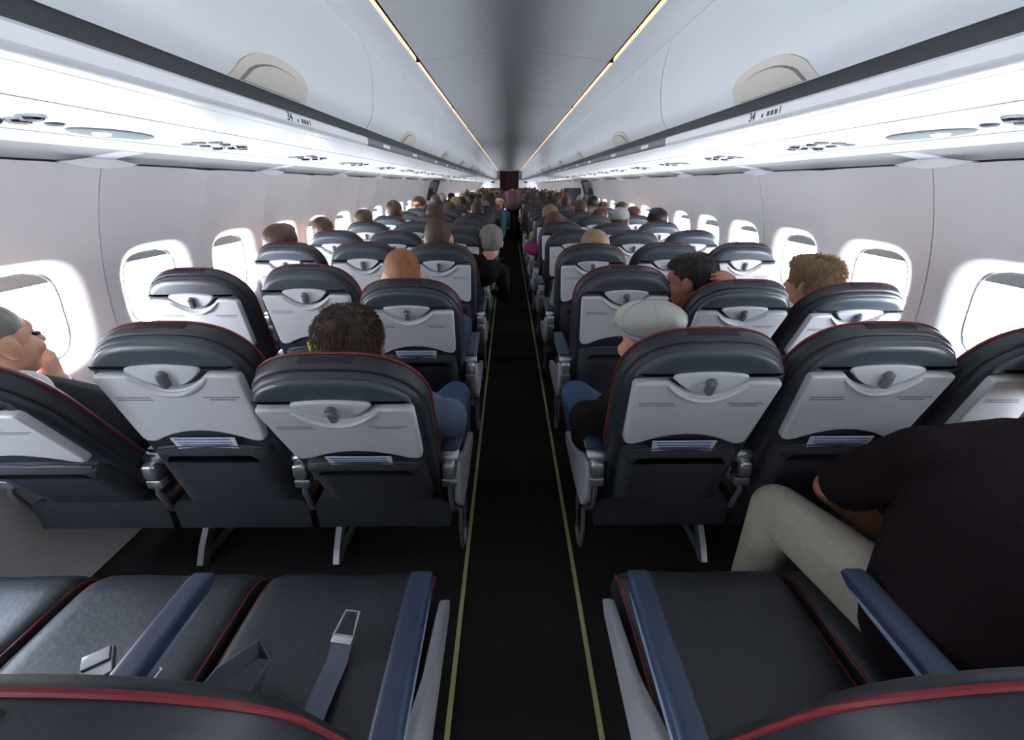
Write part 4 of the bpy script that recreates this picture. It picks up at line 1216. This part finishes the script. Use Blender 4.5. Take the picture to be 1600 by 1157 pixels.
hp = at(781, 314, yk); H = head_matrix(hp, 170, 6, 0, 1.05)
P = seated_prims(H, (hp.x - 0.04, yk + 0.05, hp.z - 0.60), (hp.x - 0.02, yk + 0.02, hp.z - 0.215), hw=0.15, slim=0.82, legs=False)
hx_, hz_ = hp.x - 0.04, hp.z - 0.62
for s in (-1, 1):
    P += [C((hx_ + s * 0.06, yk + 0.05, hz_), (hx_ + s * 0.07, yk + 0.06, 0.30), 0.075, 0.055, 'trousers'), C((hx_ + s * 0.07, yk + 0.06, 0.30), (hx_ + s * 0.07, yk + 0.05, 0.07), 0.052, 0.04, 'trousers'), C((hx_ + s * 0.07, yk + 0.05, 0.07), (hx_ + s * 0.07, yk - 0.09, 0.04), 0.036, 0.03, 'shoe')]
person('child in a teal top standing in the aisle facing the camera', P, H, SKIN, 'teal', 'dark', ('short', 'brown'), 0.010, (hx_, yk, 0))

# --- big man in the nearest row, seen from behind
P = []
xE = 0.97
hp = Vector((1.365, 0.895, 1.04)); H = head_matrix(hp, -35, 20, 10, 1.14)
P += [(p, H) for p in head_prims(H)]
hipM = Vector((0.97, 0.56, 0.57)); shM = Vector((1.16, 0.78, 0.868))
P.append(C(H @ Vector((0, -0.028, -0.075)), shM + Vector((0.11, 0.045, 0.02)), 0.060, 0.070, 'skin'))
for s in (-1, 1):
    P += [C(hipM + Vector((s * 0.10, 0, 0)), hipM.lerp(shM, 0.5) + Vector((s * 0.105, -0.02, 0)), 0.155, 0.155, 'shirt'), C(hipM.lerp(shM, 0.5) + Vector((s * 0.105, -0.02, 0)), shM + Vector((s * 0.10, -0.01, -0.07)), 0.155, 0.130, 'shirt')]
P.append(C(shM + Vector((-0.03, 0, 0.0)), shM + Vector((-0.20, 0.02, -0.03)), 0.085, 0.078, 'shirt'))
P.append(C(shM + Vector((0.03, 0, 0.0)), shM + Vector((0.20, 0.06, -0.01)), 0.088, 0.078, 'shirt'))
sL = shM + Vector((-0.21, 0.02, -0.03)); eL = Vector((0.915, 0.97, 0.605)); wL = Vector((1.03, 0.90, 0.505))
P += [C(sL, sL.lerp(eL, 0.78), 0.082, 0.076, 'shirt'), C(sL.lerp(eL, 0.6), eL, 0.056, 0.050, 'skin'), C(eL, wL, 0.050, 0.036, 'skin')]
P += [(p, None) for p in hand_prims(wL, (1, 0.15, -0.25), (0, -0.3, 1), 1.1, 0.4, -1)]
sR = shM + Vector((0.21, 0.06, -0.01)); eR = Vector((1.42, 1.0, 0.67)); wR = Vector((1.25, 1.08, 0.60))
P += [C(sR, sR.lerp(eR, 0.78), 0.080, 0.074, 'shirt'), C(sR.lerp(eR, 0.6), eR, 0.056, 0.050, 'skin'), C(eR, wR, 0.050, 0.036, 'skin')]
P += [(p, None) for p in hand_prims(wR, (-1, 0.1, -0.1), (0, -0.2, 1), 1.1, 0.4, 1)]
kL = Vector((0.775, 0.975, 0.52)); kR = Vector((1.16, 1.02, 0.58))
P += [C((0.87, 0.58, 0.535), kL, 0.105, 0.078, 'trousers'), C(kL, (0.755, 0.99, 0.09), 0.078, 0.056, 'trousers'), C((0.755, 0.99, 0.09), (0.745, 1.12, 0.045), 0.044, 0.038, 'shoe'),
      C((1.08, 0.58, 0.545), kR, 0.110, 0.078, 'trousers'), C(kR, (1.16, 1.03, 0.09), 0.076, 0.056, 'trousers'), C((1.16, 1.03, 0.09), (1.17, 1.15, 0.045), 0.044, 0.038, 'shoe')]
person('man in a dark maroon shirt and beige trousers seen from behind in the nearest row', P, H, SKIN2, 'maroon black', 'beige', ('short', 'dark brown'), 0.008, (0.97, 0.6, 0), clothes=True)

# ------------------------------------------------------------------ front end and mid-cabin fittings
V, F = [], []
n = 60
for i in range(n + 1):
    x = -0.56 + 1.12 * i / n; yy = Y1 - 0.10 + 0.03 * math.sin(i * 1.25)
    V += [(x, yy, 0.03), (x, yy, 2.17), (x, yy + 0.006, 2.17), (x, yy + 0.006, 0.03)]
for i in range(n):
    for q in range(4): F.append((4 * i + q, 4 * i + (q + 1) % 4, 4 * i + 4 + (q + 1) % 4, 4 * i + 4 + q))
F += [(0, 1, 2, 3), tuple(4 * n + q for q in range(4))]
cu = link('curtain', mesh('curtain', (V, F), M_MAROON, angle=70)); tag(cu, 'dark maroon pleated curtain closing the far end of the aisle', 'curtain')
link('curtain_rail', mesh('curtain_rail', tube([(-0.6, Y1 - 0.1, 2.18), (0.6, Y1 - 0.1, 2.18)], 0.014), M_METALD), cu)
for sd, sx in (('l', -1), ('r', 1)):
    f_ = (lambda g: g) if sd == 'r' else mirx
    r = link('cabin_divider', mesh('cabin_divider', f_(rbox(1.09, 0, 0.62, 1.06, 0.05, 1.24, 0.02)), M_MAROON2), None, (0, Y1 - 0.25, 0.0))
    tag(r, 'maroon divider with white top at the far end, %s of the curtain' % SIDE[sd], 'divider', 'far end dividers')
    link('upper_panel', mesh('upper_panel', f_(rbox(1.09, 0.0, 1.47, 1.06, 0.04, 0.46, 0.015)), M_PSU), r)
    arch = [(0.11 * math.cos(a), 0.15 * math.sin(a)) for a in np.linspace(0, PI, 14)]
    link('arched_emblem', mesh('arched_emblem', f_(move(ext(arch, [(0, -0.03), (0, -0.02)]), 0.98, 0, 1.52)), M_SEAM), r)
r = link('cabin_partition', None, None, (1.40, 10.1, 0)); tag(r, 'dark grey upright partition beside the right exit door', 'partition')
link('panel', mesh('panel', rbox(0.03, 0, 0.69, 0.40, 0.10, 1.36, 0.03), M_VENTD), r)
link('side_slot', mesh('side_slot', rbox(-0.12, -0.052, 1.18, 0.055, 0.02, 0.28, 0.008), M_SEAM), r)
